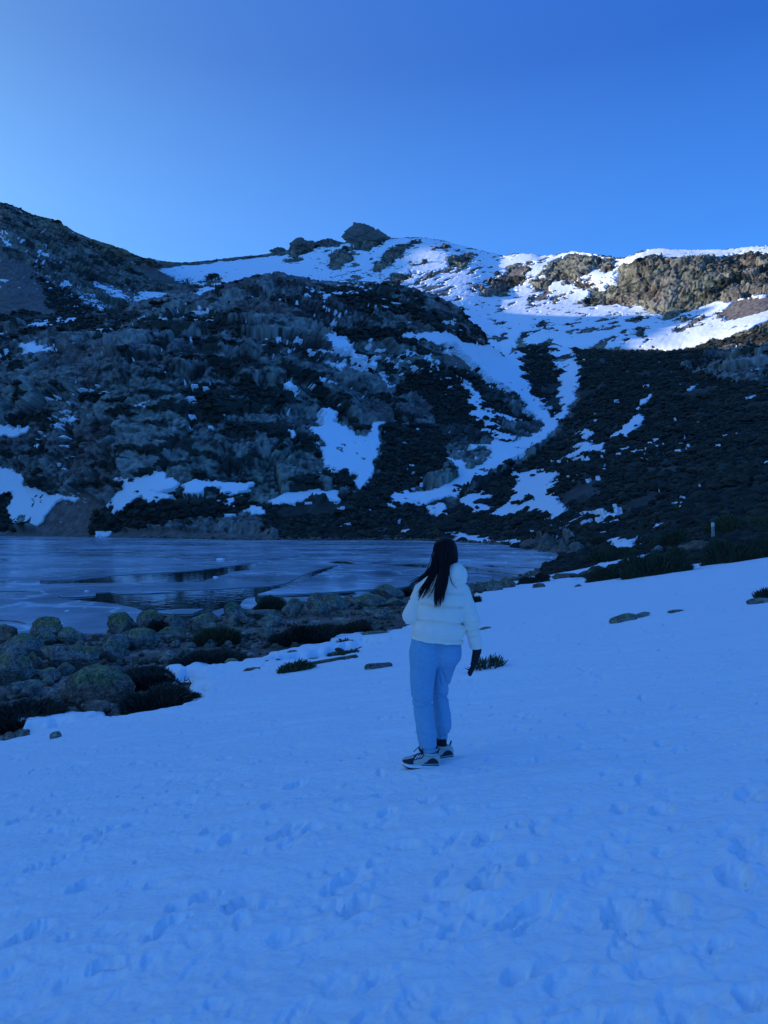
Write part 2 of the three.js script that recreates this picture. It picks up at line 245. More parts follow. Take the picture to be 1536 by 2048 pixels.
const knollSnow = [1,
  [[-250, 930], [0, 937], [30, 934], [40, 960], [75, 977], [95, 988], [160, 991], [110, 1018], [75, 1050], [35, 1060], [20, 1030], [15, 985], [-250, 985]],
  [[-60, 845], [0, 845], [25, 850], [50, 856], [58, 864], [40, 862], [10, 872], [-60, 880]],
  [[232, 958], [300, 956], [310, 938], [330, 950], [358, 961], [340, 972], [300, 988], [280, 1006], [250, 1022], [240, 1030], [212, 1010], [240, 985]],
  [[360, 968], [400, 955], [430, 954], [450, 962], [475, 965], [502, 985], [470, 990], [440, 982], [415, 972], [395, 986], [365, 988]],
  [[270, 985], [340, 985], [330, 1000], [290, 1010], [265, 1000]], [[440, 1000], [470, 995], [455, 1012]], [[195, 1062], [222, 1060], [215, 1070], [195, 1070]],
  [[550, 1002], [575, 986], [620, 978], [690, 977], [665, 1000], [640, 992], [600, 1002], [555, 1012]],
  [[498, 1018], [532, 1022], [530, 1036], [500, 1030]], [[680, 1048], [705, 1045], [700, 1054], [680, 1054]],
  [[643, 813], [665, 820], [680, 825], [676, 840], [695, 852], [702, 866], [732, 868], [742, 854], [760, 843], [774, 845], [757, 872], [752, 900], [753, 920], [737, 946], [728, 972], [715, 983], [707, 970], [705, 945], [690, 932], [665, 937], [648, 918], [645, 895], [640, 880], [628, 858], [645, 848], [650, 830]],
  [[555, 768], [575, 761], [602, 772], [602, 784], [575, 782]], [[275, 810], [310, 803], [305, 810], [280, 816]], [[112, 822], [128, 820], [125, 828]], [[235, 866], [248, 867], [242, 872]], [[572, 862], [592, 860], [590, 876], [578, 878]], [[640, 752], [652, 752], [655, 764], [644, 766]], [[130, 850], [150, 838], [176, 840], [150, 846]],
  [[618, 661], [660, 672], [692, 688], [718, 700], [738, 713], [744, 735], [758, 745], [772, 768], [790, 765], [784, 782], [764, 778], [750, 740], [722, 718], [702, 703], [672, 698], [640, 682]], [[620, 690], [650, 697], [640, 703]],
  [[798, 706], [850, 709], [880, 732], [896, 744], [865, 738], [830, 718]], [[790, 728], [812, 730], [805, 735]],
  [[798, 676], [816, 660], [850, 666], [880, 664], [905, 672], [960, 690], [1000, 690], [1045, 688], [1042, 740], [1060, 775], [1085, 805], [1112, 830], [1120, 850], [1090, 862], [1065, 825], [1028, 790], [988, 760], [968, 740], [930, 712], [900, 690], [860, 690], [840, 678]],
  [[1100, 686], [1140, 696], [1156, 720], [1161, 770], [1151, 800], [1139, 820], [1128, 845], [1108, 870], [1060, 900], [1020, 935], [985, 960], [930, 986], [890, 997], [830, 1005], [795, 1016], [776, 1004], [790, 984], [850, 982], [885, 979], [920, 955], [890, 927], [884, 906], [910, 914], [935, 935], [965, 925], [990, 915], [1002, 900], [1000, 885], [1030, 880], [1075, 868], [1112, 838], [1126, 812], [1121, 790], [1126, 765], [1113, 740], [1112, 705]],
  [[923, 766], [945, 774], [958, 795], [975, 812], [1000, 825], [1030, 840], [1040, 852], [1020, 852], [990, 838], [984, 842], [1000, 862], [1028, 878], [1008, 908], [990, 908], [975, 872], [955, 850], [945, 820], [935, 795]],
  [[1028, 934], [1045, 945], [1112, 949], [1117, 965], [1106, 985], [1132, 1005], [1132, 1022], [1110, 1038], [1090, 1030], [1060, 1018], [1000, 1037], [984, 1030], [1010, 1010], [1030, 990], [1028, 960]],
  [[912, 1001], [962, 983], [976, 995], [966, 1006], [992, 1016], [986, 1027], [955, 1022], [940, 1010]],
  [[1092, 928], [1130, 910], [1145, 895], [1170, 878], [1207, 886], [1207, 906], [1180, 922], [1140, 919], [1112, 928]], [[1155, 872], [1188, 858], [1183, 877]], [[1215, 880], [1250, 853], [1265, 829], [1292, 828], [1288, 846], [1260, 870], [1225, 882]], [[1278, 812], [1292, 796], [1308, 788], [1300, 806]],
  [[1280, 775], [1300, 768], [1295, 776]], [[1380, 773], [1398, 771], [1392, 778]], [[1525, 925], [1545, 918], [1545, 930], [1530, 932]], [[1360, 995], [1372, 998], [1368, 1010], [1360, 1008]], [[1335, 1022], [1352, 1020], [1345, 1028]],
  [[868, 1077], [900, 1073], [960, 1075], [1000, 1079], [1052, 1078], [1042, 1091], [1000, 1090], [930, 1086]],
  [[606, 568], [630, 580], [650, 588], [692, 594], [690, 598], [640, 597], [622, 589]], [[692, 584], [728, 594], [712, 596]], [[735, 566], [768, 577], [755, 577]], [[552, 586], [585, 592], [575, 595]], [[742, 612], [768, 626], [760, 626]], [[775, 620], [805, 630], [790, 632]],
  [[468, 639], [500, 645], [525, 654], [520, 660], [490, 652]], [[366, 645], [410, 640], [405, 646], [375, 647]], [[375, 674], [392, 678], [384, 687]], [[520, 655], [530, 658], [526, 662]], [[640, 612], [652, 618], [648, 621]],
  [[36, 640], [60, 622], [80, 609], [110, 620], [145, 628], [112, 634], [180, 636], [150, 645], [120, 650], [62, 660], [54, 652]], [[32, 690], [62, 687], [98, 692], [122, 690], [80, 703], [56, 708], [48, 698]], [[135, 690], [150, 682], [148, 688]], [[265, 640], [290, 632], [285, 638]], [[190, 660], [235, 652], [215, 660]],
  [[785, 1040], [800, 1036], [798, 1046]], [[805, 1062], [830, 1058], [825, 1065]], [[845, 1005], [870, 1002], [862, 1012], [848, 1014]], [[860, 1020], [885, 1014], [890, 1026], [870, 1032]], [[1060, 1062], [1085, 1058], [1078, 1064]], [[1205, 1090], [1240, 1082], [1280, 1078], [1278, 1092], [1245, 1100]], [[1305, 1055], [1325, 1048], [1322, 1062], [1310, 1066]], [[1270, 1048], [1285, 1045], [1282, 1052]],
];
const knollScrub = [1,
  [[1128, 690], [1340, 702], [1536, 660], [1790, 620], [1790, 1140], [1180, 1140], [1040, 1100], [870, 1082], [560, 1078], [500, 1060], [470, 1000], [560, 1010], [700, 985], [712, 990], [760, 940], [760, 870], [800, 850], [780, 800], [800, 760], [860, 740], [930, 745], [980, 770], [1060, 840], [1040, 870], [960, 905], [890, 910], [880, 940], [780, 1000], [900, 1010], [1060, 925], [1130, 860], [1160, 800], [1158, 720]],
  [[1040, 688], [1102, 688], [1114, 705], [1112, 740], [1127, 765], [1122, 790], [1127, 812], [1112, 832], [1095, 815], [1070, 790], [1046, 760], [1038, 725]],
  [[640, 930], [690, 930], [710, 985], [680, 975]], [[-250, 990], [10, 990], [30, 1060], [-250, 1060]], [[180, 1010], [230, 1020], [330, 1000], [500, 990], [500, 1020], [420, 1050], [180, 1062]],
  [[640, 572], [760, 580], [900, 640], [970, 690], [980, 700], [900, 660], [830, 640], [720, 610], [660, 600]], [[0, 600], [60, 610], [240, 650], [200, 665], [0, 650]], [[390, 628], [460, 640], [500, 660], [560, 668], [470, 668], [420, 655]], [[620, 655], [800, 650], [860, 680], [780, 685], [700, 680]],
  [[-250, 985], [20, 975], [14, 1040], [40, 1062], [-250, 1066]],
];
const knollRockAgain = [0, [[990, 842], [1005, 835], [1030, 850], [1060, 835], [1104, 848], [1075, 868], [1040, 878], [1005, 866]], [[880, 880], [940, 860], [985, 885], [960, 912], [900, 915]], [[780, 800], [850, 790], [880, 840], [820, 850]], [[1440, 690], [1540, 680], [1540, 770], [1420, 760], [1380, 740]], [[340, 1040], [420, 1020], [480, 1020], [530, 1040], [560, 1080], [340, 1076]], [[1070, 1066], [1115, 1066], [1180, 1095], [1180, 1120], [1050, 1105]]];
const knollScree = [1, [[1135, 760], [1165, 720], [1250, 740], [1290, 800], [1200, 900], [1120, 960], [1140, 1000], [1100, 980], [1100, 930], [1150, 850]], [[-250, 1062], [400, 1060], [560, 1072], [870, 1074], [1040, 1088], [1180, 1108], [1180, 1140], [-250, 1090]], [[120, 985], [180, 985], [230, 1020], [180, 1060], [70, 1062]], [[1046, 730], [1075, 730], [1110, 800], [1090, 800], [1060, 770]], [[880, 700], [930, 720], [950, 740], [900, 735]]];
// --- the cirque behind, from the bare ridge on the left to the sunlit cliffs
const cirque = loft([
  [[-1300, 900, 500], [-400, 780, 430], [0, 740, 380], [300, 720, 400], [500, 720, 420], [740, 740, 430], [900, 770, 410], [1000, 790, 400], [1100, 770, 440], [1250, 770, 440], [1400, 760, 420], [1536, 740, 405], [2000, 680, 400], [2900, 600, 400]],
  [[-1300, 760, 560], [-400, 680, 480], [0, 655, 425], [150, 640, 440], [300, 622, 480], [430, 615, 520], [600, 605, 545], [740, 615, 530], [860, 640, 490], [940, 665, 468], [1000, 690, 466], [1050, 694, 460], [1140, 692, 450], [1250, 698, 436], [1350, 700, 420], [1420, 684, 408], [1536, 655, 390], [2000, 590, 380], [2900, 520, 410]],
  [[-1300, 740, 620], [-400, 620, 480], [0, 590, 450], [100, 600, 470], [200, 596, 500], [300, 590, 560], [430, 588, 600], [600, 570, 640], [740, 575, 640], [860, 590, 610], [940, 610, 580], [1000, 630, 562], [1100, 640, 528], [1250, 645, 494], [1350, 655, 460], [1420, 648, 442], [1536, 625, 420], [2000, 540, 410], [2900, 470, 450]],
  [[-1300, 680, 680], [-400, 540, 530], [0, 500, 490], [100, 530, 520], [200, 556, 556], [270, 566, 590], [330, 572, 640], [430, 560, 680], [600, 535, 720], [740, 535, 720], [860, 545, 690], [940, 560, 662], [1000, 580, 642], [1100, 590, 604], [1160, 600, 576], [1250, 608, 538], [1320, 626, 504], [1420, 610, 482], [1536, 585, 456], [2000, 490, 440], [2900, 430, 480]],
  [[-1300, 620, 760], [-400, 470, 575], [0, 425, 540], [60, 450, 560], [150, 490, 590], [250, 525, 630], [330, 540, 690], [430, 535, 730], [600, 510, 770], [740, 495, 770], [860, 500, 745], [940, 520, 715], [1000, 535, 700], [1060, 535, 672], [1150, 535, 628], [1230, 555, 574], [1280, 528, 550], [1400, 524, 516], [1480, 528, 500], [1536, 518, 488], [2000, 430, 470], [2900, 380, 500]],
  [[-1300, 560, 800], [-400, 420, 600], [-120, 362, 572], [0, 403, 556], [35, 414, 562], [60, 427, 568], [110, 440, 580], [130, 450, 586], [150, 464, 592], [200, 484, 612], [235, 494, 626], [270, 510, 646], [300, 517, 664], [350, 524, 716], [420, 521, 760], [480, 514, 780], [550, 506, 800], [600, 494, 804], [650, 488, 806], [700, 483, 806], [780, 477, 806], [830, 475, 800], [870, 479, 794], [920, 491, 780], [960, 500, 766], [1010, 511, 740], [1030, 507, 730], [1060, 508, 716], [1085, 512, 706], [1145, 503, 672], [1190, 509, 645], [1245, 515, 610], [1262, 511, 598], [1285, 502, 586], [1320, 498, 574], [1400, 501, 550], [1450, 499, 536], [1536, 491, 516], [1700, 465, 500], [2000, 400, 490], [2900, 350, 520]],
], [8, 44, 40, 48, 34], 2, [[30, 4], [90, 40], [240, 140]]);
const cirqueSnow = [1,
  [[330, 536], [400, 529], [470, 522], [560, 510], [640, 493], [700, 486], [780, 470], [830, 466], [900, 476], [960, 490], [1010, 500], [1060, 500], [1145, 494], [1250, 506], [1285, 492], [1320, 488], [1400, 490], [1536, 480], [1780, 455], [1780, 490], [1536, 512], [1500, 506], [1440, 517], [1400, 512], [1360, 518], [1300, 512], [1262, 528], [1240, 540], [1232, 556], [1180, 582], [1160, 610], [1190, 617], [1230, 607], [1260, 613], [1290, 602], [1312, 628], [1340, 636], [1400, 616], [1440, 604], [1536, 590], [1780, 560], [1780, 600], [1536, 650], [1430, 690], [1420, 730], [1100, 760], [900, 760], [850, 700], [700, 690], [560, 690], [430, 680], [370, 680], [378, 600], [400, 572], [372, 558], [340, 548]],
  [[-10, 460], [8, 468], [28, 490], [12, 488]], [[118, 556], [180, 600], [222, 624], [205, 622], [160, 596]], [[182, 561], [215, 572], [262, 604], [240, 602], [205, 582]], [[244, 568], [270, 584], [325, 586], [345, 590], [310, 610], [290, 618], [282, 602]], [[165, 575], [205, 602], [190, 600]], [[325, 538], [352, 545], [370, 562], [350, 560], [335, 550]], [[60, 525], [80, 540], [72, 538]], [[0, 550], [20, 560], [0, 562]], [[84, 543], [96, 552], [90, 552]],
];
const cirqueRock = [0,
  [[696, 502], [704, 468], [735, 444], [778, 476], [764, 490], [742, 502]], [[652, 532], [678, 504], [692, 500], [704, 520], [692, 534], [670, 541]],
  [[574, 526], [588, 494], [610, 474], [644, 484], [622, 500], [602, 522]], [[560, 514], [560, 500], [690, 476], [690, 492], [620, 498]], [[340, 530], [340, 516], [560, 500], [560, 510], [470, 520], [400, 530]],
  [[742, 542], [770, 515], [800, 490], [840, 478], [822, 496], [790, 522], [760, 542]], [[768, 572], [790, 546], [832, 540], [802, 572]], [[868, 500], [895, 488], [892, 502]],
  [[886, 542], [916, 506], [952, 508], [932, 536], [900, 546]], [[832, 535], [852, 525], [856, 532]], [[845, 550], [880, 540], [860, 556]],
  [[955, 594], [990, 562], [1018, 535], [1062, 522], [1058, 552], [1032, 582], [1000, 594]], [[1062, 578], [1078, 552], [1110, 530], [1148, 508], [1204, 514], [1192, 540], [1150, 560], [1092, 578]], [[1150, 570], [1195, 560], [1210, 552], [1180, 580]], [[1200, 540], [1225, 515], [1235, 522], [1215, 545]],
  [[1163, 618], [1200, 582], [1230, 562], [1234, 540], [1262, 527], [1300, 520], [1360, 522], [1400, 517], [1440, 527], [1470, 534], [1500, 520], [1536, 511], [1780, 492], [1780, 560], [1536, 588], [1490, 590], [1440, 602], [1400, 615], [1342, 640], [1310, 627], [1290, 612], [1240, 603], [1192, 614]],
  [[1056, 618], [1062, 598], [1086, 574], [1112, 574], [1078, 600]], [[1438, 628], [1480, 602], [1540, 592], [1780, 562], [1780, 590], [1540, 622], [1470, 642], [1450, 642]], [[1350, 664], [1400, 630], [1408, 632], [1370, 664]], [[1415, 692], [1460, 672], [1540, 640], [1780, 600], [1780, 720], [1415, 710]], [[1490, 610], [1540, 600], [1540, 612]],
  [[400, 566], [420, 548], [440, 560], [428, 574]], [[985, 642], [1010, 640], [1004, 652]], [[1062, 652], [1082, 645], [1080, 656]], [[1250, 664], [1290, 652], [1284, 668], [1260, 672]], [[1100, 600], [1120, 598], [1110, 608]], [[1210, 640], [1240, 628], [1232, 640]], [[330, 604], [340, 582], [378, 580], [376, 606]],
];
const cirqueScree = [1, [[-250, 480], [0, 500], [60, 530], [120, 570], [180, 620], [200, 650], [-250, 650]], [[260, 535], [340, 535], [360, 562], [300, 560]], [[326, 606], [338, 580], [380, 578], [378, 608]], [[230, 585], [250, 575], [285, 605], [270, 620]], [[1056, 618], [1062, 598], [1086, 574], [1112, 574], [1078, 600]], [[1350, 664], [1400, 630], [1408, 632], [1370, 664]], [[1000, 560], [1040, 530], [1062, 524], [1050, 545]], [[1438, 628], [1480, 602], [1540, 592], [1780, 562], [1780, 600], [1540, 640], [1470, 655], [1450, 645]], [[1380, 640], [1440, 604], [1520, 590], [1420, 632]]];
const cirqueScrub = [1, [[60, 545], [130, 580], [190, 625], [215, 640], [120, 630]], [[-250, 640], [60, 620], [220, 650], [-250, 690]], [[230, 530], [290, 545], [270, 555]], [[40, 410], [120, 445], [110, 450], [40, 425]]];
const cirqueGrass = [1, [[1420, 690], [1470, 672], [1540, 645], [1780, 610], [1780, 720], [1420, 720]], [[1430, 540], [1480, 530], [1460, 560], [1420, 580]], [[-250, 340], [0, 398], [130, 445], [250, 495], [340, 518], [340, 530], [240, 510], [120, 455], [0, 412], [-250, 360]]];

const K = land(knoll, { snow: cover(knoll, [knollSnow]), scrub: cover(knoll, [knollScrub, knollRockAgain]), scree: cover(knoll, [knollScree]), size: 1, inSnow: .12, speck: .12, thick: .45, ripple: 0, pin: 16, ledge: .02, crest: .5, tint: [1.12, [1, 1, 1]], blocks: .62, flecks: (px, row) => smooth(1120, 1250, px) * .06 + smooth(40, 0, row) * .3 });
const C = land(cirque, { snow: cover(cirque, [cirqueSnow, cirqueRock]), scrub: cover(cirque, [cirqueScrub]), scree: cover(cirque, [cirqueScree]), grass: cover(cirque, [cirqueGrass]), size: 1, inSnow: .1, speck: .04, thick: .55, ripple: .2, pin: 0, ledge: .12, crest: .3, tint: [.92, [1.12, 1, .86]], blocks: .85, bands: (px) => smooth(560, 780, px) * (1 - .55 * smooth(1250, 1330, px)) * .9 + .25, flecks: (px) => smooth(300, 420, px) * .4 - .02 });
for (const [L, what, where] of [[K, 'rocky knoll and dark heather slope rising straight from the far shore of the frozen lake', 'knoll and the gully'], [C, 'high bare ridge and cliffs that close the valley below the sky', 'high cirque under the ridge']]) {
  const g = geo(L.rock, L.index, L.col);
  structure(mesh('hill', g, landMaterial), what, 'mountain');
  structure(mesh('snow_cover', compact(L.snow, L.snowIndex), farSnow), 'old snow lying in patches and tongues on the ' + where, 'snow');
}
// crag and tor on the skyline
function crag(name, label, px, py, d, w, h, t, seed) {
  const g = new THREE.IcosahedronGeometry(1, 26); g.deleteAttribute('uv'); g.deleteAttribute('normal'); const m = mergeVertices(g, 1e-4), p = m.getAttribute('position'), col = new Float32Array(p.count * 3), v = new THREE.Vector3(), o = at(px, py, d), r = rng(seed + 5), planes = [];
  for (let k = 0; k < 12; k++) { const a = r() * 6.283, e = (r() - .35) * 1.5; planes.push([new THREE.Vector3(Math.cos(a), e, Math.sin(a)).normalize(), .5 + .36 * r()]); }
  for (let i = 0; i < p.count; i++) {
    v.fromBufferAttribute(p, i).normalize(); let q = 1.15; for (const [n, c] of planes) { const k = v.dot(n); if (k > .05) q = Math.min(q, c / k); }
    const x = v.x * w * q, y = v.y * h * q * (v.x > -.2 ? 1 - .55 * smooth(-.2, 1, v.x) : 1), z = v.z * t * q, rel = rockRelief(x + o.x + seed, y + o.y, z + o.z, .6);
    p.setXYZ(i, x + v.x * rel * 1.1, y + v.y * rel * .9, z + v.z * rel * 1.1);
    const s = .35 + .5 * rockRelief.tone + .2 * noise(x, y, z); col.set([ROCK[0] * s, ROCK[1] * s, ROCK[2] * s], i * 3);
  }
  m.setAttribute('color', new THREE.BufferAttribute(col, 3)); m.computeVertexNormals();
  const e = mesh(name, m, landMaterial); e.position.copy(o); return tag(e, label, 'rock');
}
crag('rock_crag', 'tall dark rock tor, the highest point on the skyline ridge', 735, 484, 806, 24, 16.5, 18, 12).rotation.z = -.1;
crag('rock_crag', 'smaller dark crag on the skyline left of the highest tor', 612, 498, 800, 17, 12, 15, 40).rotation.z = .4;
crag('rock_crag', 'low dark rocks on the skyline between the two larger crags', 664, 489, 806, 16, 5, 10, 120);
crag('rock_crag', 'low rocky rim on the skyline left of the smaller crag', 562, 506, 806, 15, 4, 10, 160);
crag('rock_crag', 'dark leaning outcrop in the snow just below the highest tor', 682, 522, 790, 12, 18, 11, 80).rotation.z = -.75;

// --- the mountain beyond the left edge whose shadow fills the valley
{
  const pts = [];
  const ridge = pchip([[-1100, 480], [-1000, 470], [-910, 447], [-840, 398], [-770, 350], [-720, 326], [-696, 317], [-653, 296], [-625, 283], [-585, 270], [-560, 263], [-543, 261], [-400, 245], [-150, 215], [100, 170], [400, 120], [700, 60]]);
  if (globalThis.console && DEBUG) for (const [px, py] of [[870, 590], [950, 600], [1010, 615], [1050, 640], [1100, 655], [1200, 672], [1300, 690], [1420, 692], [1480, 700], [1536, 715]]) {
    const c = cirque.cols.reduce((b, q, i) => Math.abs(q - px) < Math.abs(cirque.cols[b] - px) ? i : b, 0); let r = 0; while (r < cirque.nr - 2 && cirque.py[(r + 1) * cirque.nc + c] > py) r++;
    const o = (r * cirque.nc + c) * 3, x = cirque.base[o], y = cirque.base[o + 1], z = cirque.base[o + 2], k = (-587 - x) / SUN.x; console.log(px, py, 'surface', x | 0, y | 0, z | 0, 'ridge z', z + SUN.z * k | 0, 'height', y + SUN.y * k | 0);
  }
  if (DEBUG) { const N = C.nrm; for (const [px, py] of [[600, 520], [750, 540], [850, 520], [900, 520], [950, 580], [1000, 560], [1100, 560], [1100, 620], [1200, 640], [1350, 620], [1350, 660], [1450, 560], [1500, 640], [1400, 505]]) {
    const c = cirque.cols.reduce((b, q, i) => Math.abs(q - px) < Math.abs(cirque.cols[b] - px) ? i : b, 0); let r = 0; while (r < cirque.nr - 2 && cirque.py[(r + 1) * cirque.nc + c] > py) r++;
    const o = (r * cirque.nc + c) * 3; console.log(px, py, 'n', N[o].toFixed(2), N[o + 1].toFixed(2), N[o + 2].toFixed(2), 'n.s', (N[o] * SUN.x + N[o + 1] * SUN.y + N[o + 2] * SUN.z).toFixed(2));
  } }
  const nz = 120, nx = 30;
  for (let a = 0; a <= nz; a++) for (let b = 0; b <= nx; b++) {
    const z = -1100 + 1800 * a / nz, u = b / nx, x = -900 + 1010 * u * .62, h = ridge(z)[0], prof = u < .5 ? lerp(.55, 1, u * 2) : 1 - Math.pow((u - .5) * 2, .9) * 1.02;
    pts.push(x - (z < -700 ? (z + 700) * -.1 : 0), h * prof + 8 * fbm(x / 60, z / 60, 3, 4) * Math.min(1, prof * 3), z);
  }
  const ix = []; for (let a = 0; a < nz; a++) for (let b = 0; b < nx; b++) { const i = a * (nx + 1) + b; ix.push(i, i + nx + 1, i + 1, i + 1, i + nx + 1, i + nx + 2); }
  structure(mesh('hill', geo(pts, ix, new Float32Array(pts.length).fill(.16)), landMaterial), 'mountain left of the valley, beyond the edge of the picture', 'mountain');
}
// ---------------------------------------------------------------- near ground: bank, lake shore and the trodden snow
const shore = [[-300, 1330], [-100, 1296], [0, 1280], [100, 1274], [190, 1268], [260, 1262], [330, 1250], [390, 1240], [440, 1232], [490, 1226], [560, 1212], [600, 1206], [700, 1196], [770, 1190], [800, 1181], [870, 1175], [960, 1167], [1020, 1158], [1060, 1150], [1110, 1140], [1150, 1131], [1182, 1123], [1186, 1116], [1150, 1111], [1110, 1106], [1060, 1098], [1043, 1091], [1050, 1088], [1000, 1089], [930, 1086], [870, 1083], [780, 1080.5], [700, 1081], [560, 1081], [400, 1079], [200, 1075], [0, 1072], [-300, 1069]].map(([x, y]) => { const p = onLevel(x, y, 0); return [p.x, p.z]; });
function polyDistance(poly, x, z) {                             // > 0 outside
  let d = 1e9, inside = false;
  for (let i = 0, j = poly.length - 1; i < poly.length; j = i++) {
    const [ax, az] = poly[j], [bx, bz] = poly[i], ex = bx - ax, ez = bz - az, t = clamp(((x - ax) * ex + (z - az) * ez) / (ex * ex + ez * ez)), dx = ax + ex * t - x, dz = az + ez * t - z;
    d = Math.min(d, dx * dx + dz * dz);
    if ((az > z) !== (bz > z) && x < (bx - ax) * (z - az) / (bz - az) + ax) inside = !inside;
  }
  return inside ? -Math.sqrt(d) : Math.sqrt(d);
}
function ground(x, z) {                                         // smooth height of the bare ground
  const d = -z; let dd = d;
  const right = smooth(6, 16, x); if (d > 42) dd = lerp(d, 42 + (d - 42) * .3, right);
  let y = 3.08 + .16 * x - .085 * dd;
  if (x > 24) y -= (x - 24) * .05;
  if (x < -12) y -= (x + 12) * .1;
  const sd = polyDistance(shore, x, z);
  if (sd < 0) return Math.max(-1.5, .02 + .3 * sd);
  const lo = .02 + .075 * Math.min(sd, 14), hi = .02 + .5 * sd;
  const k = .35, h = clamp(.5 + .5 * (y - lo) / k); y = lerp(lo, y, h) + k * h * (1 - h);
  return Math.min(y, hi);
}
function land3(px, py, near = 1.6) {                            // where a sight line meets the ground
  const r = sight(px, py); r.divideScalar(-r.z); let a = near, b = near;
  for (let d = near; d < 260; d *= 1.012) { if (EYE.y + r.y * d < ground(r.x * d, -d)) { b = d; break; } a = d; b = d; }
  for (let i = 0; i < 24; i++) { const m = (a + b) / 2; if (EYE.y + r.y * m < ground(r.x * m, -m)) b = m; else a = m; }
  return new THREE.Vector3(r.x * b, ground(r.x * b, -b), -b);
}
function landSnow(px, py, lift = .13) {                         // where a sight line meets the snow that lies on it
  const r = sight(px, py); r.divideScalar(-r.z); let a = 1.6, b = 1.6;
  for (let d = 1.6; d < 260; d *= 1.012) { if (EYE.y + r.y * d < ground(r.x * d, -d) + lift) { b = d; break; } a = d; b = d; }
  for (let i = 0; i < 24; i++) { const m = (a + b) / 2; if (EYE.y + r.y * m < ground(r.x * m, -m) + lift) b = m; else a = m; }
  return new THREE.Vector3(r.x * b, ground(r.x * b, -b) + lift, -b);
}
const plan = (list) => list.map(([x, y]) => { const p = land3(x, y); return [p.x, p.z]; });
const snowEdge = plan([[-300, 1520], [-100, 1490], [0, 1470], [35, 1456], [58, 1442], [60, 1430], [118, 1431], [125, 1440], [160, 1432], [245, 1420], [290, 1426], [318, 1424], [345, 1408], [372, 1393], [352, 1375], [326, 1357], [350, 1346], [378, 1334], [420, 1337], [440, 1341], [470, 1330], [500, 1318], [530, 1312], [560, 1306], [600, 1293], [650, 1283], [664, 1270], [720, 1266], [742, 1270], [790, 1262], [780, 1250], [830, 1240], [880, 1230], [950, 1190], [1000, 1182], [1040, 1170], [1068, 1160], [1100, 1154], [1200, 1159], [1250, 1152], [1300, 1144], [1390, 1130], [1450, 1120], [1536, 1108], [1760, 1094]]);
snowEdge.push([90, -60], [90, 30], [-40, 30]);
const snowMore = [[[1000, 1171], [1060, 1156], [1105, 1150], [1180, 1134], [1230, 1124], [1300, 1109], [1322, 1106], [1290, 1121], [1240, 1133], [1200, 1146], [1120, 1157], [1060, 1163]], [[1345, 1098], [1375, 1088], [1424, 1082], [1424, 1087], [1395, 1092], [1370, 1099]], [[1215, 1095], [1245, 1078], [1285, 1076], [1275, 1090], [1270, 1100], [1240, 1096]], [[60, 1428], [100, 1425], [70, 1434]]].map(plan);
const holes = [[[612, 1326], [640, 1317], [700, 1302], [718, 1299], [700, 1309], [650, 1325]], [[0, 1475], [0, 1466], [50, 1463], [46, 1473]]].map(plan);
function snowDistance(x, z) {                                   // > 0 on snow, metres from its edge
  let s = -polyDistance(snowEdge, x, z);
  for (const p of snowMore) s = Math.max(s, -polyDistance(p, x, z));
  if (s > 0) for (const h of holes) { const d = polyDistance(h, x, z); if (d < s) s = d; }
  return s;
}
const rnd = rng(11);
// footprints: hollows with a thrown-up rim
const prints = [];
const addPrint = (x, z, a, len, wid, dep) => prints.push({ x, z, c: Math.cos(a), s: Math.sin(a), len, wid, dep, k: rnd() * 100 });
for (const [px, py, a, len, wid, dep] of [[482, 1880, .3, .15, .11, .085], [412, 1862, 1.2, .12, .08, .06], [335, 1935, .6, .16, .09, .05], [720, 1890, .4, .15, .12, .09], [968, 1858, .2, .13, .11, .11], [1052, 1912, .9, .24, .07, .06], [1055, 1800, .3, .12, .07, .05], [575, 1718, .9, .22, .07, .06], [300, 1660, .9, .24, .07, .05], [593, 1612, .5, .16, .1, .05], [420, 1720, .2, .14, .08, .05], [458, 1734, .2, .14, .08, .05], [285, 1608, .2, .15, .11, .03], [540, 1666, .3, .15, .1, .04], [170, 1832, .6, .16, .1, .05], [60, 1935, .4, .18, .12, .06], [100, 1785, .9, .24, .08, .05], [1328, 1525, .2, .14, .09, .06], [1287, 1422, .2, .14, .08, .06], [1240, 1681, .3, .13, .07, .06], [1325, 1686, .2, .13, .1, .05], [1500, 1662, .2, .16, .1, .05], [1510, 1782, .2, .2, .12, .06], [1470, 1838, .3, .18, .1, .06], [1240, 1932, .2, .2, .1, .06], [1345, 1916, .2, .2, .1, .05], [1080, 1930, .9, .2, .08, .05], [520, 1560, 1, .2, .1, .05], [855, 1660, .3, .14, .08, .05], [845, 1550, .3, .22, .1, .06], [760, 1640, .3, .15, .09, .05], [975, 1750, .3, .16, .1, .05], [200, 1720, .5, .18, .1, .05], [40, 1690, .5, .18, .1, .05], [700, 1830, .5, .2, .12, .04], [1290, 1610, .2, .15, .08, .04]]) { const p = land3(px, py); addPrint(p.x, p.z, Math.PI / 2 - a, len * .68, wid * .66, dep * .62); }
for (let t = 0; t < 22; t++) {                                  // older, weathered lines of steps
  let x = (rnd() - .5) * 14, z = -3.6 - rnd() * 15, a = Math.PI / 2 + (rnd() - .5) * 2.4; const n = 4 + rnd() * 9 | 0, dep = .008 + .02 * rnd();
  for (let i = 0; i < n; i++) { const side = (i % 2 ? 1 : -1) * .11; addPrint(x + Math.sin(a) * side, z + Math.cos(a) * side, a + (rnd() - .5) * .3, .11 + .04 * rnd(), .045 + .03 * rnd(), dep * (.5 + rnd())); x += Math.cos(a) * (.55 + .2 * rnd()); z -= Math.sin(a) * (.55 + .2 * rnd()); a += (rnd() - .5) * .3; }
}
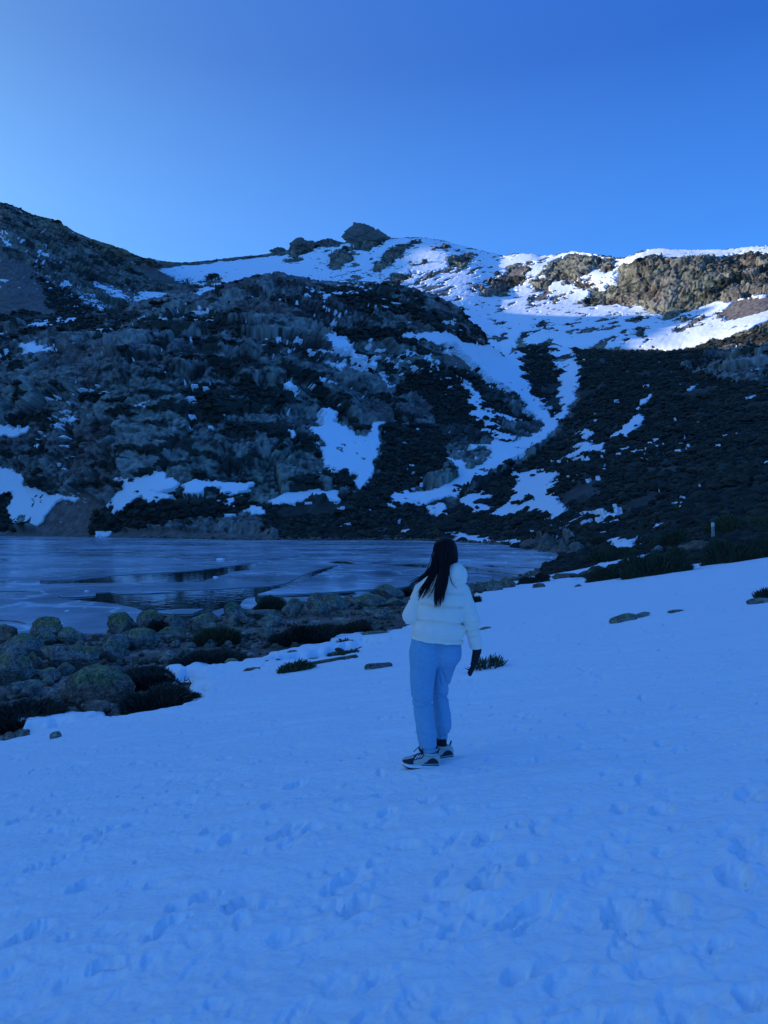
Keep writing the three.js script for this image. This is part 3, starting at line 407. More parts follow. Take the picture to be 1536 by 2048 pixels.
for (let t = 0; t < 260; t++) { const d = 14 + 24 * rnd(), x = (rnd() * 1.0 - .35) * d; addPrint(x, -d, (rnd() - .5) * .8, .1 + .3 * rnd(), .05 + .08 * rnd(), .012 + .03 * rnd()); }
for (let t = 0; t < 1700; t++) { const d = 2 + 16 * Math.pow(rnd(), 1.3), x = (rnd() - .5) * 1.3 * d; addPrint(x, -d, rnd() * 6.3, .03 + .08 * rnd(), .025 + .045 * rnd(), .005 + .022 * rnd() * rnd()); }
const bins = new Map();
prints.forEach((p) => { for (let a = -1; a < 2; a++) for (let b = -1; b < 2; b++) { const k = (Math.floor(p.x / .5) + a) * 4096 + Math.floor(p.z / .5) + b; if (!bins.has(k)) bins.set(k, []); bins.get(k).push(p); } });
function printDepth(x, z) {
  let s = 0; const l = bins.get(Math.floor(x / .5) * 4096 + Math.floor(z / .5)); if (!l) return 0;
  for (const p of l) {
    const dx = x - p.x, dz = z - p.z, u = (dx * p.c - dz * p.s) / p.len, v = (dx * p.s + dz * p.c) / p.wid, w = .22 * noise(x * 22 + p.k, z * 22, 1) + .12 * noise(x * 55, z * 55, p.k), q = Math.sqrt(u * u + v * v) + w;
    if (q < 2) s += -p.dep * 1.15 * (1 - smooth(.62, 1.0, q)) * (.85 + .3 * w * 3) + p.dep * .22 * smooth(.85, 1.1, q) * (1 - smooth(1.1, 1.8, q)) * (1 + 2 * w);
  }
  return s;
}
function snowRelief(x, z, d) {
  const fade = 1 / (1 + d / 60);
  let s = .05 * fbm(x / 1.6, z / 1.6, 0, 3) + .028 * fbm((x * .93 + z * .37) / .62, (z * .93 - x * .37) / .3, 5, 3) + .2 * fbm(x / 9, z / 9, 4, 2);
  if (d < 22) { const n = fbm(x / .16, z / .11, 2, 3); s += .015 * n + .018 * Math.max(0, fbm(x / .34 + 9, z / .22, 7, 3) - .08) + .0035 * noise(x / .03, z / .03, 3) * (d < 8 ? 1 : 0); }
  return s * fade + printDepth(x, z);
}
const snowTop = (x, z) => { const sd = snowDistance(x, z), d = Math.hypot(x, z); return ground(x, z) + lerp(-.35, .14, smooth(-.5, .7, sd)) + snowRelief(x, z, d); };
{
  const cols = []; for (let p = -2600; p < -240; p += 60) cols.push(p); for (let p = -240; p <= 1780; p += 3) cols.push(p); for (let p = 1840; p <= 4200; p += 60) cols.push(p);
  const rows = []; for (let d = 1.3; d < 12; d *= 1.0068) rows.push(d); for (let d = 12; d < 130; d *= 1.0135) rows.push(d);
  const nc = cols.length, nv = rows.length, n = nc * nv, G = new Float32Array(n * 3), Sn = new Float32Array(n * 3), col = new Float32Array(n * 3), sdv = new Float32Array(n), uvs = new Float32Array(n * 2);
  for (let r = 0; r < nv; r++) for (let c = 0; c < nc; c++) {
    const i = r * nc + c, d = rows[r], x = (cols[c] - 768) / FOCAL * d, z = -d, y = ground(x, z);
    const far = snowDistance(x, z), e = fbm(x / 1.1, z / 1.1, 3, 4) * 1.25 + .5 * fbm(x / .25, z / .25, 8, 3), lump = smooth(.05, .3, fbm(x / .8, z / .5, 12, 3)) * smooth(1.6, .1, far) * .5;
    const sd = far + (d < 9 ? 0 : e) - lump * smooth(8, 14, d);
    sdv[i] = sd; uvs[i * 2] = x; uvs[i * 2 + 1] = z;
    const gb = .1 * fbm(x / .9, z / .9, 21, 4) + .05 * fbm(x / .2, z / .2, 23, 3);
    G.set([x, y + gb, z], i * 3);
    Sn.set([x, y + lerp(-.5, .14, smooth(-.6, .6, sd)) + snowRelief(x, z, d) * smooth(-.2, .8, sd), z], i * 3);
    const q = .6 + .7 * hash3(x * 40 | 0, z * 40 | 0, 1) * .5 + .5 * fbm(x / .5, z / .5, 30, 3), m = smooth(-.1, .25, fbm(x / 1.9, z / 1.9, 33, 3));
    const cc = mix3(mix3([.17, .14, .115], [.08, .07, .055], m), [.32, .3, .27], smooth(.18, .3, fbm(x / .35, z / .35, 40, 3)));
    col.set(cc.map((v) => Math.max(.01, v * q)), i * 3);
  }
  const snowMat = new THREE.MeshStandardMaterial({ color: lin(.88, .94, .97), roughness: .6 });
  snowMat.bumpMap = noiseTexture(512, (u, v) => { const h = .5 + .5 * tileNoise(u, v, 48, 4) + .25 * tileNoise(u, v, 12, 3, 5); return [h, h, h]; }); snowMat.bumpMap.repeat.set(1 / 1.7, 1 / 1.7); snowMat.bumpScale = .011;
  const soilMat = new THREE.MeshStandardMaterial({ color: 0xffffff, vertexColors: true, roughness: .95 });
  const near = (i) => sdv[i] < 1.2, onSnow = (i) => sdv[i] > -.9;
  structure(mesh('ground', geo(G, gridIndex(nc, nv, near), col), soilMat), 'bare stony soil along the near bank of the lake', 'ground');
  const ix = gridIndex(nc, nv, onSnow), g = geo(Sn, ix, null, uvs);
  structure(mesh('snow_field', g, snowMat), 'trodden snow slope in the foreground with footprints', 'snow');
  // the same slope behind the viewpoint and the low land all round
  const p = [], q = [], m = 40; for (let a = 0; a <= m; a++) for (let b = 0; b <= m; b++) { const x = -60 + 160 * b / m, z = -1.1 + 150 * a / m; p.push(x, 3.16 + .16 * x * (x > 40 ? .6 : 1) + .085 * z + .12 * fbm(x / 6, z / 6, 1, 3) - (a === 0 ? .05 : 0), z); }
  for (let a = 0; a < m; a++) for (let b = 0; b < m; b++) { const i = a * (m + 1) + b; q.push(i, i + m + 1, i + 1, i + 1, i + m + 1, i + m + 2); }
  structure(mesh('snow_field', geo(p, q), farSnow), 'snow slope going on behind the viewpoint', 'snow');
  const wide = new THREE.CircleGeometry(4000, 96); wide.rotateX(-Math.PI / 2); wide.translate(0, -2.2, 0);
  structure(mesh('ground', wide, new THREE.MeshStandardMaterial({ color: lin(.5, .5, .5), roughness: 1 })), 'snowy low ground reaching to the horizon', 'ground');
}

// ---------------------------------------------------------------- the lake: dark water, sheets of ice, leads and cracks between them
{
  const ripple = noiseTexture(512, (u, v) => { const e = 1 / 512, h = (a, b) => tileNoise(a, b, 10, 4, 3); return [.5 + 3.2 * (h(u + e, v) - h(u, v)), .5 + 3.2 * (h(u, v + e) - h(u, v)), 1]; });
  ripple.repeat.set(1 / 5, 1 / 5);
  const water = new THREE.MeshPhysicalMaterial({ color: lin(.006, .012, .012), roughness: .03, ior: 1.33, normalMap: ripple, normalScale: new THREE.Vector2(.05, .05) });
  const wg = new THREE.PlaneGeometry(560, 300); wg.rotateX(-Math.PI / 2); wg.translate(-120, 0, -165);
  const uv = wg.getAttribute('uv'), wp = wg.getAttribute('position'); for (let i = 0; i < uv.count; i++) uv.setXY(i, wp.getX(i), wp.getZ(i));
  structure(mesh('water', wg, water), 'dark open water of the mountain lake between the sheets of ice', 'water');
  const grow = noiseTexture(1024, (u, v) => {
    const a = tileNoise(u, v, 3, 6, 1), w = .06 * tileNoise(u, v, 4, 4, 9), b = tileNoise((u + w + 1) % 1, (v + w + 1) % 1, 6, 6, 2), streak = tileNoise((u + w + 1) % 1, v, 24, 2, 6) * .3, crystal = Math.abs(tileNoise((u + 2 * w + 1) % 1, (v + w + 1) % 1, 9, 4, 4));
    const t = clamp(.5 + .55 * a + .5 * b + streak), f = Math.pow(1 - crystal * 2, 14) * .4;
    return [clamp(.52 + .4 * t + f), clamp(.56 + .38 * t + f), clamp(.6 + .36 * t + f)];
  }, true);
  grow.repeat.set(1 / 46, 1 / 46);
  const rough = noiseTexture(512, (u, v) => { const t = clamp(.42 + .5 * tileNoise(u, v, 4, 5, 12) + .2 * tileNoise(u, v, 30, 3, 13)); return [t, t, t]; }); rough.repeat.set(1 / 33, 1 / 33);
  const dent = noiseTexture(512, (u, v) => { const h = .5 + .5 * tileNoise(u, v, 8, 5, 21); return [h, h, h]; }); dent.repeat.set(1 / 6, 1 / 6);
  const ice = new THREE.MeshPhysicalMaterial({ color: lin(.78, .87, .92), map: grow, roughness: .42, roughnessMap: rough, ior: 1.31, specularIntensity: .75, bumpMap: dent, bumpScale: .012 });
  const rim = new THREE.MeshStandardMaterial({ color: lin(.6, .65, .7), roughness: .5 });
  let seed = 5;
  const flat = (list, jag = .35) => {                           // outline on the water, with a broken edge
    const out = [], r = rng(seed++);
    const pts = list.map(([x, y]) => onLevel(x, y, .05));
    pts.forEach((p, i) => { const q = pts[(i + 1) % pts.length], l = p.distanceTo(q), n = Math.max(1, Math.min(14, Math.round(l / 1.4))); for (let k = 0; k < n; k++) { const t = k / n, j = k ? jag * Math.min(1, l / 6) : 0; out.push(new THREE.Vector2(lerp(p.x, q.x, t) + (r() - .5) * j * .6, -lerp(p.z, q.z, t) + (r() - .5) * j)); } });
    return out;
  };
  const slab = (outer, inner, h) => {
    const s = new THREE.Shape(outer); for (const c of inner) s.holes.push(new THREE.Path(c));
    const g = new THREE.ExtrudeGeometry(s, { depth: h, bevelEnabled: false, UVGenerator: { generateTopUV: (_, v, a, b, c) => [a, b, c].map((i) => new THREE.Vector2(v[i * 3], v[i * 3 + 1])), generateSideWallUV: (_, v, a, b, c, d) => [a, b, c, d].map((i) => new THREE.Vector2(v[i * 3], v[i * 3 + 1])) } });
    g.rotateX(-Math.PI / 2); return g;
  };
  const leads = [
    [[80, 1160], [160, 1157], [230, 1150], [330, 1144], [400, 1139], [470, 1130], [510, 1124.5], [518, 1126], [514, 1133], [500, 1140], [470, 1143], [440, 1152], [412, 1160], [408, 1163.5], [330, 1165], [200, 1166], [80, 1168]],
    [[115, 1192], [192, 1189], [192, 1184], [230, 1182], [340, 1180], [440, 1177], [500, 1173], [545, 1170.5], [570, 1166], [590, 1158], [606, 1149], [632, 1139.5], [672, 1130], [681, 1130], [655, 1141], [620, 1155], [596, 1166], [578, 1172], [550, 1178], [515, 1188.5], [520, 1189.5], [570, 1189], [640, 1185], [690, 1182], [770, 1176], [800, 1174], [835, 1168], [850, 1190], [760, 1198], [650, 1206], [560, 1222], [480, 1240], [440, 1250], [380, 1256], [330, 1246], [300, 1228], [270, 1216], [230, 1208], [180, 1203], [140, 1199], [118, 1196]],
    [[-90, 1181.5], [66, 1180.5], [40, 1187], [28, 1193], [-90, 1195]],
    [[655, 1125.5], [675, 1120.5], [692, 1121], [716, 1127], [700, 1128], [670, 1127]],
    [[740, 1129], [800, 1127], [830, 1126], [860, 1127], [930, 1131], [960, 1137], [1000, 1142], [1060, 1152], [1058, 1154], [1000, 1146], [950, 1141], [900, 1139.5], [860, 1137], [800, 1132]],
    [[960, 1131.5], [985, 1129.5], [1010, 1132.5], [1075, 1135], [1150, 1137.5], [1075, 1137.6], [1000, 1135.6]],
    [[88, 1105], [150, 1103.2], [260, 1103.4], [292, 1106], [200, 1105.2], [95, 1105.8]],
    [[380, 1113.4], [440, 1116.5], [500, 1118.4], [560, 1115.6], [600, 1112.2], [602, 1113.2], [570, 1117], [530, 1119.6], [500, 1120.8], [440, 1118.6]],
    [[606, 1112], [640, 1111.6], [686, 1108.8], [650, 1113.4], [620, 1113.8]],
    [[-60, 1113], [40, 1110.4], [75, 1107.4], [40, 1111.6], [-60, 1115]], [[700, 1107], [752, 1108.2], [720, 1109]], [[-60, 1163], [9, 1162], [9, 1170], [-60, 1171]], [[0, 1239], [30, 1240], [58, 1247], [50, 1248.4], [20, 1243.4], [0, 1243]], [[910, 1107], [955, 1107], [950, 1108.6], [915, 1108.4]], [[648, 1098], [676, 1097], [668, 1098.6]],
    [[300, 1107.5], [350, 1110.2], [370, 1112], [350, 1111.2], [300, 1108.3]], [[905, 1148], [960, 1145], [985, 1147.5], [955, 1148.5]], [[1010, 1118], [1060, 1120.5], [1100, 1121], [1058, 1121.8]],
  ].map((l) => flat(l));
  const outer = [[-400, -5], [160, -5], [160, 300], [-400, 300]].map(([a, b]) => new THREE.Vector2(a, b));
  const sheet = slab(outer, leads, .05); sheet.translate(0, .012, 0);
  structure(mesh('ice_sheet', sheet, [ice, rim]), 'thin frosted sheet of ice over most of the lake, broken by dark leads and cracks', 'ice');
  for (const [name, label, list] of [
    ['ice_floe', 'pale rounded ice floe against the shore left of the broom bush', [[480, 1212], [484, 1203], [494, 1197], [509, 1194], [513, 1212], [502, 1218], [489, 1217]]],
    ['ice_floe', 'pale ice floe beached behind the pale lichened shore boulder', [[384, 1237], [410, 1227], [450, 1216], [471, 1213], [458, 1226], [420, 1237], [392, 1242]]],
    ['ice_floe', 'thin sliver of ice drifting in the open water near the left shore', [[298, 1223], [360, 1218.5], [406, 1218], [386, 1226], [340, 1227]]],
    ['ice_floe', 'long flat floe behind the row of shore boulders right of the bush', [[566, 1195.5], [640, 1193], [728, 1192], [702, 1202], [640, 1210], [582, 1209]]],
    ['ice_floe', 'narrow light strip of broken ice at the tip of the left lead', [[120, 1190.5], [150, 1187.5], [192, 1189.5], [188, 1191.5], [150, 1193.5], [124, 1193.5]]],
    ['ice_floe', 'broad floe reaching from the shore toward the open water', [[222, 1184], [300, 1182.5], [352, 1183], [300, 1186], [236, 1187]]],
  ]) { const g = slab(flat(list, .25), [], .05); g.translate(0, .02, 0); tag(mesh(name, g, [ice, rim]), label, 'ice floe', 'loose ice floes in the leads'); }
  // lumps of snow-ice lying on the sheet
  const white = new THREE.MeshStandardMaterial({ color: lin(.85, .88, .9), roughness: .7 });
  for (const [px, py, w, l] of [[441, 1120, 20, 'white slab of ice standing up at the long dark crack'], [431, 1155, 12, 'white block of ice at the edge of the long lead'], [134, 1222, 9, 'larger white ice crumb on the near left sheet'], [170, 1216, 5, 'small white ice crumb on the near left sheet'], [20, 1213, 5, 'tiny white ice crumb at the left edge of the near sheet'], [174, 1183, 11, 'white ice fragment on the point of the left floe'], [1038, 1112, 5, 'white ice crumb out on the right part of the lake'], [1066, 1114, 5, 'white ice crumb on the lake below the shore rocks'], [1012, 1124, 7, 'white ice crumb on the lake left of the shore rocks'], [1103, 1115, 9, 'white rim of ice by the right shore'], [845, 1122, 5, 'white ice crumb on the lake left of the head'], [120, 1248, 12, 'white shard along the bent crack near the left shore']]) {
    const p = onLevel(px, py, .06), k = -p.z / FOCAL, s = w * k * (py < 1130 && px > 800 ? .32 : .42), g = new THREE.DodecahedronGeometry(1, 1), a = g.getAttribute('position');
    for (let i = 0; i < a.count; i++) { const x = a.getX(i), y = a.getY(i), z = a.getZ(i), n = 1 + .35 * noise(x * 1.7 + px, y * 1.7, z * 1.7); a.setXYZ(i, x * s * n, y * Math.min(s * .5, .25) * n, z * s * 1.6 * n); }
    g.computeVertexNormals(); const e = mesh('ice_block', g, white); e.position.copy(p); tag(e, l, 'ice block', 'lumps of white ice on the lake');
  }
}
// ---------------------------------------------------------------- boulders
const grain = noiseTexture(512, (u, v) => { const h = clamp(.5 + .4 * tileNoise(u, v, 16, 5, 31) + .35 * tileNoise(u, v, 90, 2, 32)); return [h, h, h]; });
grain.repeat.set(1 / .8, 1 / .8);
const fleck = noiseTexture(512, (u, v) => { const t = clamp(.72 + .5 * tileNoise(u, v, 60, 3, 41) + .35 * tileNoise(u, v, 14, 3, 42)); return [t, t, t * .98]; }, true); fleck.repeat.set(1 / .9, 1 / .9);
const stoneMat = new THREE.MeshStandardMaterial({ color: 0xffffff, vertexColors: true, roughness: .92, map: fleck, bumpMap: grain, bumpScale: .03 });
const TONES = { grey: [.38, .39, .36], dark: [.24, .24, .225], pale: [.5, .49, .45], brown: [.32, .24, .19], tan: [.52, .37, .26] };
function boulderGeometry(w, h, t, o, seed) {
  const g = new THREE.IcosahedronGeometry(1, o.detail ?? 11); g.deleteAttribute('uv'); g.deleteAttribute('normal');
  const m = mergeVertices(g, 1e-4), p = m.getAttribute('position'), n = p.count, col = new Float32Array(n * 3), v = new THREE.Vector3(), r = rng(seed * 977 + 3), planes = [];
  const np = (o.facets ?? 9) + 3; for (let k = 0; k < np; k++) { const y = k < 2 ? (k ? -.9 : .92) : (r() - .45) * 1.5, a = r() * 6.283; planes.push([new THREE.Vector3(Math.cos(a), y, Math.sin(a)).normalize(), (o.round ? .82 : .58) + .22 * r()]); }
  if (o.flat) planes.push([new THREE.Vector3((r() - .5) * .3, 1, (r() - .5) * .3).normalize(), .5]);
  const rx = r() * 50;
  for (let i = 0; i < n; i++) {
    v.fromBufferAttribute(p, i).normalize(); let q = 1.08;
    for (const [nn, dd] of planes) { const k = v.dot(nn); if (k > .05) { const c = dd / k; q = Math.min(q, c); } }
    q = q * (o.round ? .85 : 1) + (o.round ? .15 : 0) * .9;
    const a = worley(v.x * 1.7 + rx, v.y * 1.7, v.z * 1.7 + seed, 3);
    q += .05 * (a.id - .5) - .045 * (1 - smooth(0, .08, a.f2 - a.f1)) * (a.id > .35 ? 1 : 0) + .08 * fbm(v.x * 1.3 + rx, v.y * 1.3, v.z * 1.3, 3) + .05 * fbm(v.x * 5 + rx, v.y * 5, v.z * 5, 4);
    const X = v.x * q * w, Y = v.y * q * h, Z = v.z * q * t; p.setXYZ(i, X, Y, Z);
    const s = Math.max(w, h), L = fbm(X / s * 2.6 + rx, Y / s * 2.6, Z / s * 2.6, 4), f = noise(X * 9 + rx, Y * 9, Z * 9), F = fbm(X * 4 + rx, Y * 4, Z * 4 + 9, 3);
    let c = TONES[o.tone ?? 'grey'].map((k) => k * (1 + .55 * L + .3 * f));
    c = mix3(c, [.42, .43, .39], smooth(.12, .22, F + .1 * f) * .55);                            // pale crust lichen
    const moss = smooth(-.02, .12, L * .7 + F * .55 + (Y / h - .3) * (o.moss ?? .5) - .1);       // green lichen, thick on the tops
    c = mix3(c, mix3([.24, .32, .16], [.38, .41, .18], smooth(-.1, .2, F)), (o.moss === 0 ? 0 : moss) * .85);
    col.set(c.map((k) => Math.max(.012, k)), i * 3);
  }
  m.setAttribute('color', new THREE.BufferAttribute(col, 3)); m.computeVertexNormals();
  const e = m.toNonIndexed(), ep = e.getAttribute('position'), eu = new Float32Array(ep.count * 2), A = new THREE.Vector3(), Bv = new THREE.Vector3(), C3 = new THREE.Vector3();
  for (let i = 0; i < ep.count; i += 3) {                       // grain laid on each face from the side it looks to
    A.fromBufferAttribute(ep, i); Bv.fromBufferAttribute(ep, i + 1).sub(A); C3.fromBufferAttribute(ep, i + 2).sub(A); Bv.cross(C3); const ax = Math.abs(Bv.x), ay = Math.abs(Bv.y), az = Math.abs(Bv.z);
    for (let k = 0; k < 3; k++) { const x = ep.getX(i + k), y = ep.getY(i + k), z = ep.getZ(i + k); eu[(i + k) * 2] = ax > ay && ax > az ? z + 5 : x; eu[(i + k) * 2 + 1] = ay > ax && ay > az ? z : y; }
  }
  e.setAttribute('uv', new THREE.BufferAttribute(eu, 2)); return e;
}
let stoneSeed = 1;
function boulder(x0, x1, y0, y1, o = {}) {                      // outline box in the photograph, resting on the ground where its foot meets it
  const foot = o.sunk ? landSnow((x0 + x1) / 2, y1) : land3((x0 + x1) / 2, y1 - 2, 4), d = -foot.z, k = d / FOCAL, w = (x1 - x0) / 2 * k * (o.round ? 1.06 : 1.16), full = (y1 - y0) * k, h = full * (o.sunk ? .62 : .62), t = Math.max(w * (o.thick ?? .72), h * .7);
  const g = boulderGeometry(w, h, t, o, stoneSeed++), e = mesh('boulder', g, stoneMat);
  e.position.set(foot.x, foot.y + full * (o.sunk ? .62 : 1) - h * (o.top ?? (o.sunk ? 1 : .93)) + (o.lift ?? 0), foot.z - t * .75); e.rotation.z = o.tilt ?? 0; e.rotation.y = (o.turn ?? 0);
  return tag(e, o.label ?? 'grey lichened stone among the boulders along the near lake shore', o.label ? 'boulder' : 'boulder', o.group);
}
const heads = []; const B = (x0, x1, y0, y1, label, o = {}) => { heads.push({ x: (x0 + x1) / 2, y: y1, name: label.split(/ (?:standing|cut|behind|wedged|at|beside|right|covered|with|under|sticking|left|leaning|lying|between|on|in|poking|below|by|set|breaking|half|where|of|just|above|from)\b/)[0] }); return boulder(x0, x1, y0, y1, { label, ...o }); };
B(62, 198, 1283, 1346, 'largest flat-topped grey boulder with a green lichen top on the left shore', { flat: 1, moss: 1.1, detail: 18, thick: .5 });
B(112, 248, 1346, 1424, 'big rounded boulder nearest the snow, green on top and brownish below', { round: 1, moss: .9, detail: 18, tone: 'brown', thick: .7, tilt: -.12 });
B(48, 122, 1242, 1288, 'mossy green boulder standing at the water on the far left', { moss: 1, detail: 14 });
B(-34, 26, 1255, 1296, 'orange tinted boulder cut by the left edge of the picture', { tone: 'tan', moss: .1 });
B(-6, 82, 1277, 1322, 'broad lichened boulder behind the flat-topped one', { moss: .7 });
B(-48, 50, 1308, 1372, 'large steep grey boulder at the left edge of the picture', { moss: .4, detail: 14 });
B(42, 80, 1311, 1354, 'dark square stone wedged left of the flat-topped boulder', { tone: 'dark', moss: .3 });
B(204, 270, 1234, 1279, 'dark boulder with a green crown at the water edge', { tone: 'dark', moss: 1, detail: 14 });
B(270, 322, 1226, 1264, 'green domed boulder beside the dark heather tuft at the water', { round: 1, moss: 1.2 });
B(318, 366, 1233, 1266, 'grey green boulder right of the heather tuft at the water', { moss: .7 });
B(238, 312, 1263, 1300, 'long low boulder covered in green lichen', { round: 1, moss: 1, thick: .6 });
B(208, 252, 1274, 1306, 'smooth round bluish grey boulder', { round: 1, moss: 0 });
B(200, 250, 1288, 1328, 'pointed triangular boulder with green lichen', { moss: .7, facets: 7 });
B(176, 212, 1297, 1322, 'small grey stone right of the flat-topped boulder', { moss: .2 });
B(152, 218, 1400, 1440, 'dark flat brown stone under the big rounded boulder', { tone: 'brown', moss: 0, flat: 1 });
B(118, 156, 1420, 1446, 'wedge shaped stone sticking out of the snow edge', { tone: 'brown', moss: .2, facets: 7 });
B(98, 132, 1402, 1430, 'lichened stone left of the big rounded boulder', { moss: .4 });
B(88, 130, 1378, 1416, 'slanting grey slab leaning on the big rounded boulder', { moss: 0, tilt: .5, facets: 7 });
B(250, 330, 1391, 1422, 'long pale slab lying in front of the dark heather', { tone: 'pale', moss: .3, flat: 1, thick: .4 });
B(212, 232, 1411, 1424, 'little white stone between the rounded boulder and the slab', { tone: 'pale', moss: 0, round: 1 });
B(114, 156, 1270, 1292, 'grey block leaning behind the flat-topped boulder', { moss: .4 });
B(62, 98, 1340, 1360, 'low flat greenish stone on the bare soil', { moss: .5, flat: 1 });
B(8, 50, 1362, 1390, 'low grey stone on the soil at the far left', { moss: .3, flat: 1 });
B(20, 58, 1454, 1475, 'two-humped stone lying in the snow at the left edge', { tone: 'brown', moss: 0, sunk: 1 });
B(-6, 26, 1460, 1480, 'small brown stone in the snow at the left edge', { tone: 'brown', moss: 0, sunk: 1 });
B(92, 122, 1460, 1474, 'little greenish stone poking through the snow near the left edge', { moss: .5, sunk: 1 });
B(298, 368, 1259, 1287, 'long green-topped boulder behind the round bush', { moss: 1, thick: .6 });
B(384, 428, 1234, 1268, 'pale lichened boulder left of the pale floe', { moss: .4, round: 1 });
B(388, 434, 1226, 1254, 'reddish brown boulder at the water', { tone: 'brown', moss: 0 });
B(444, 486, 1210, 1254, 'tall greenish boulder left of the broom bush', { moss: .9, facets: 8 });
B(446, 472, 1240, 1262, 'small orange tan stone with a dark hollow', { tone: 'tan', moss: 0, round: 1 });
B(474, 500, 1222, 1244, 'grey stone between the green boulder and the broom bush', { moss: .2 });
B(498, 562, 1217, 1242, 'oblong block with a yellow-green lichen crust below the broom bush', { moss: 1.2, flat: 1, thick: .5 });
B(514, 558, 1233, 1258, 'grey boulder below the oblong lichened block', { moss: .5 });
B(560, 604, 1202, 1236, 'steep pyramid boulder right of the broom bush', { moss: .5, facets: 8 });
B(610, 650, 1190, 1219, 'angular greenish block standing at the water', { moss: .7, facets: 8 });
B(622, 658, 1207, 1234, 'rounded boulder in front of the angular block', { round: 1, moss: .6 });
B(642, 698, 1194, 1224, 'leaning grey boulder with green lichen by the water', { moss: .6, tilt: -.2 });
B(688, 718, 1194, 1209, 'tan coloured stone by the water', { tone: 'tan', moss: 0 });
B(710, 772, 1193, 1219, 'broad low boulder left of the person', { moss: .7, round: 1 });
B(764, 812, 1198, 1216, 'flat grey boulder just left of the sleeve', { moss: .4 });
B(752, 806, 1174, 1200, 'lichened boulder behind the left shoulder', { moss: .9 });
B(445, 478, 1322, 1344, 'round stone set in the heather at the snow edge', { round: 1, moss: .3 });
B(728, 788, 1252, 1270, 'flat grey slab at the edge of the snow left of the person', { flat: 1, moss: .1, sunk: 1, thick: .5 });
B(734, 792, 1314, 1336, 'flat dark stone with grass in the snow left of the hip', { flat: 1, tone: 'dark', moss: .3, sunk: 1, thick: .5, tilt: .12 });
B(606, 704, 1300, 1330, 'long low ridge of rock breaking through the snow', { flat: 1, tone: 'brown', moss: .3, sunk: 1, thick: .3, tilt: .2 });
B(686, 724, 1294, 1310, 'small brown rock at the right end of the long low ridge', { flat: 1, tone: 'brown', moss: 0, sunk: 1 });
B(522, 572, 1312, 1328, 'low stones half buried in snow above the green clump', { flat: 1, tone: 'brown', moss: .2, sunk: 1 });
B(484, 530, 1324, 1346, 'brownish stone half under snow left of the green clump', { flat: 1, tone: 'brown', moss: .4, sunk: 1 });
B(566, 602, 1298, 1310, 'pale stone at the edge of the heather mat', { tone: 'pale', moss: 0, sunk: 1 });
B(772, 806, 1281, 1291, 'sliver of dark stone in the snow left of the jacket hem', { flat: 1, tone: 'dark', moss: .2, sunk: 1 });
B(962, 990, 1250, 1263, 'small greenish stone in the snow right of the sleeve', { moss: .8, sunk: 1 });
B(1228, 1282, 1222, 1242, 'grey rock breaking through the open snow on the right', { moss: .2, sunk: 1, thick: .5, tilt: .1, top: .98 });
B(1268, 1304, 1219, 1233, 'thin tail of rock right of the grey rock in open snow', { flat: 1, moss: .1, sunk: 1, tilt: .2 });
B(1338, 1370, 1214, 1224, 'small dark sliver of rock in the open snow on the right', { flat: 1, tone: 'dark', moss: 0, sunk: 1, tilt: .1 });
B(1506, 1560, 1192, 1209, 'rock in the snow at the right edge of the picture', { moss: .1, sunk: 1 });
B(1066, 1094, 1163, 1175, 'small brown stone at the snow line below the round heather bush', { tone: 'brown', moss: 0, sunk: 1 });
B(1150, 1168, 1166, 1174, 'tiny brown stone in the snow below the long bush', { tone: 'brown', moss: 0, sunk: 1 });
B(948, 974, 1172, 1190, 'dark rock just right of the shoulder by the water', { tone: 'dark', moss: .3 });
B(970, 1004, 1167, 1188, 'lichened rock right of the shoulder by the water', { moss: .5 });
B(998, 1036, 1159, 1183, 'larger brown-green rock at the right end of the row by the water', { tone: 'brown', moss: .5 });
B(1110, 1160, 1146, 1162, 'low brown rock band under the snow tongue', { tone: 'brown', moss: .2, flat: 1, thick: .4 });
B(1156, 1216, 1139, 1156, 'second low brown rock band right of the first under the snow tongue', { tone: 'brown', moss: .3, flat: 1, thick: .4 });
B(1378, 1428, 1085, 1108, 'brown rocks at the foot of the marker post', { tone: 'brown', moss: .2 });
B(1350, 1384, 1094, 1112, 'pale rock left of the marker post', { tone: 'pale', moss: 0 });
B(1255, 1280, 1144, 1160, 'pale stone in front of the long bush', { tone: 'pale', moss: .2 });
B(1305, 1330, 1094, 1108, 'grey stone behind the long bush', { moss: 0 });
B(1076, 1116, 1070, 1104, 'tall cracked grey outcrop on the far right shore', { moss: .2, detail: 14, facets: 9, tone: 'dark' });
B(1042, 1078, 1082, 1102, 'brown rocky point where the right shore begins', { tone: 'brown', moss: 0 });
B(1142, 1176, 1088, 1110, 'grey boulder above the right end of the lake', { moss: .3 });
B(1112, 1150, 1094, 1112, 'brown shore rocks between the outcrop and the grey boulder', { tone: 'brown', moss: 0 });
B(535, 556, 1058, 1080, 'squarish rock at the far shore right of the rock knob', { moss: .3 });
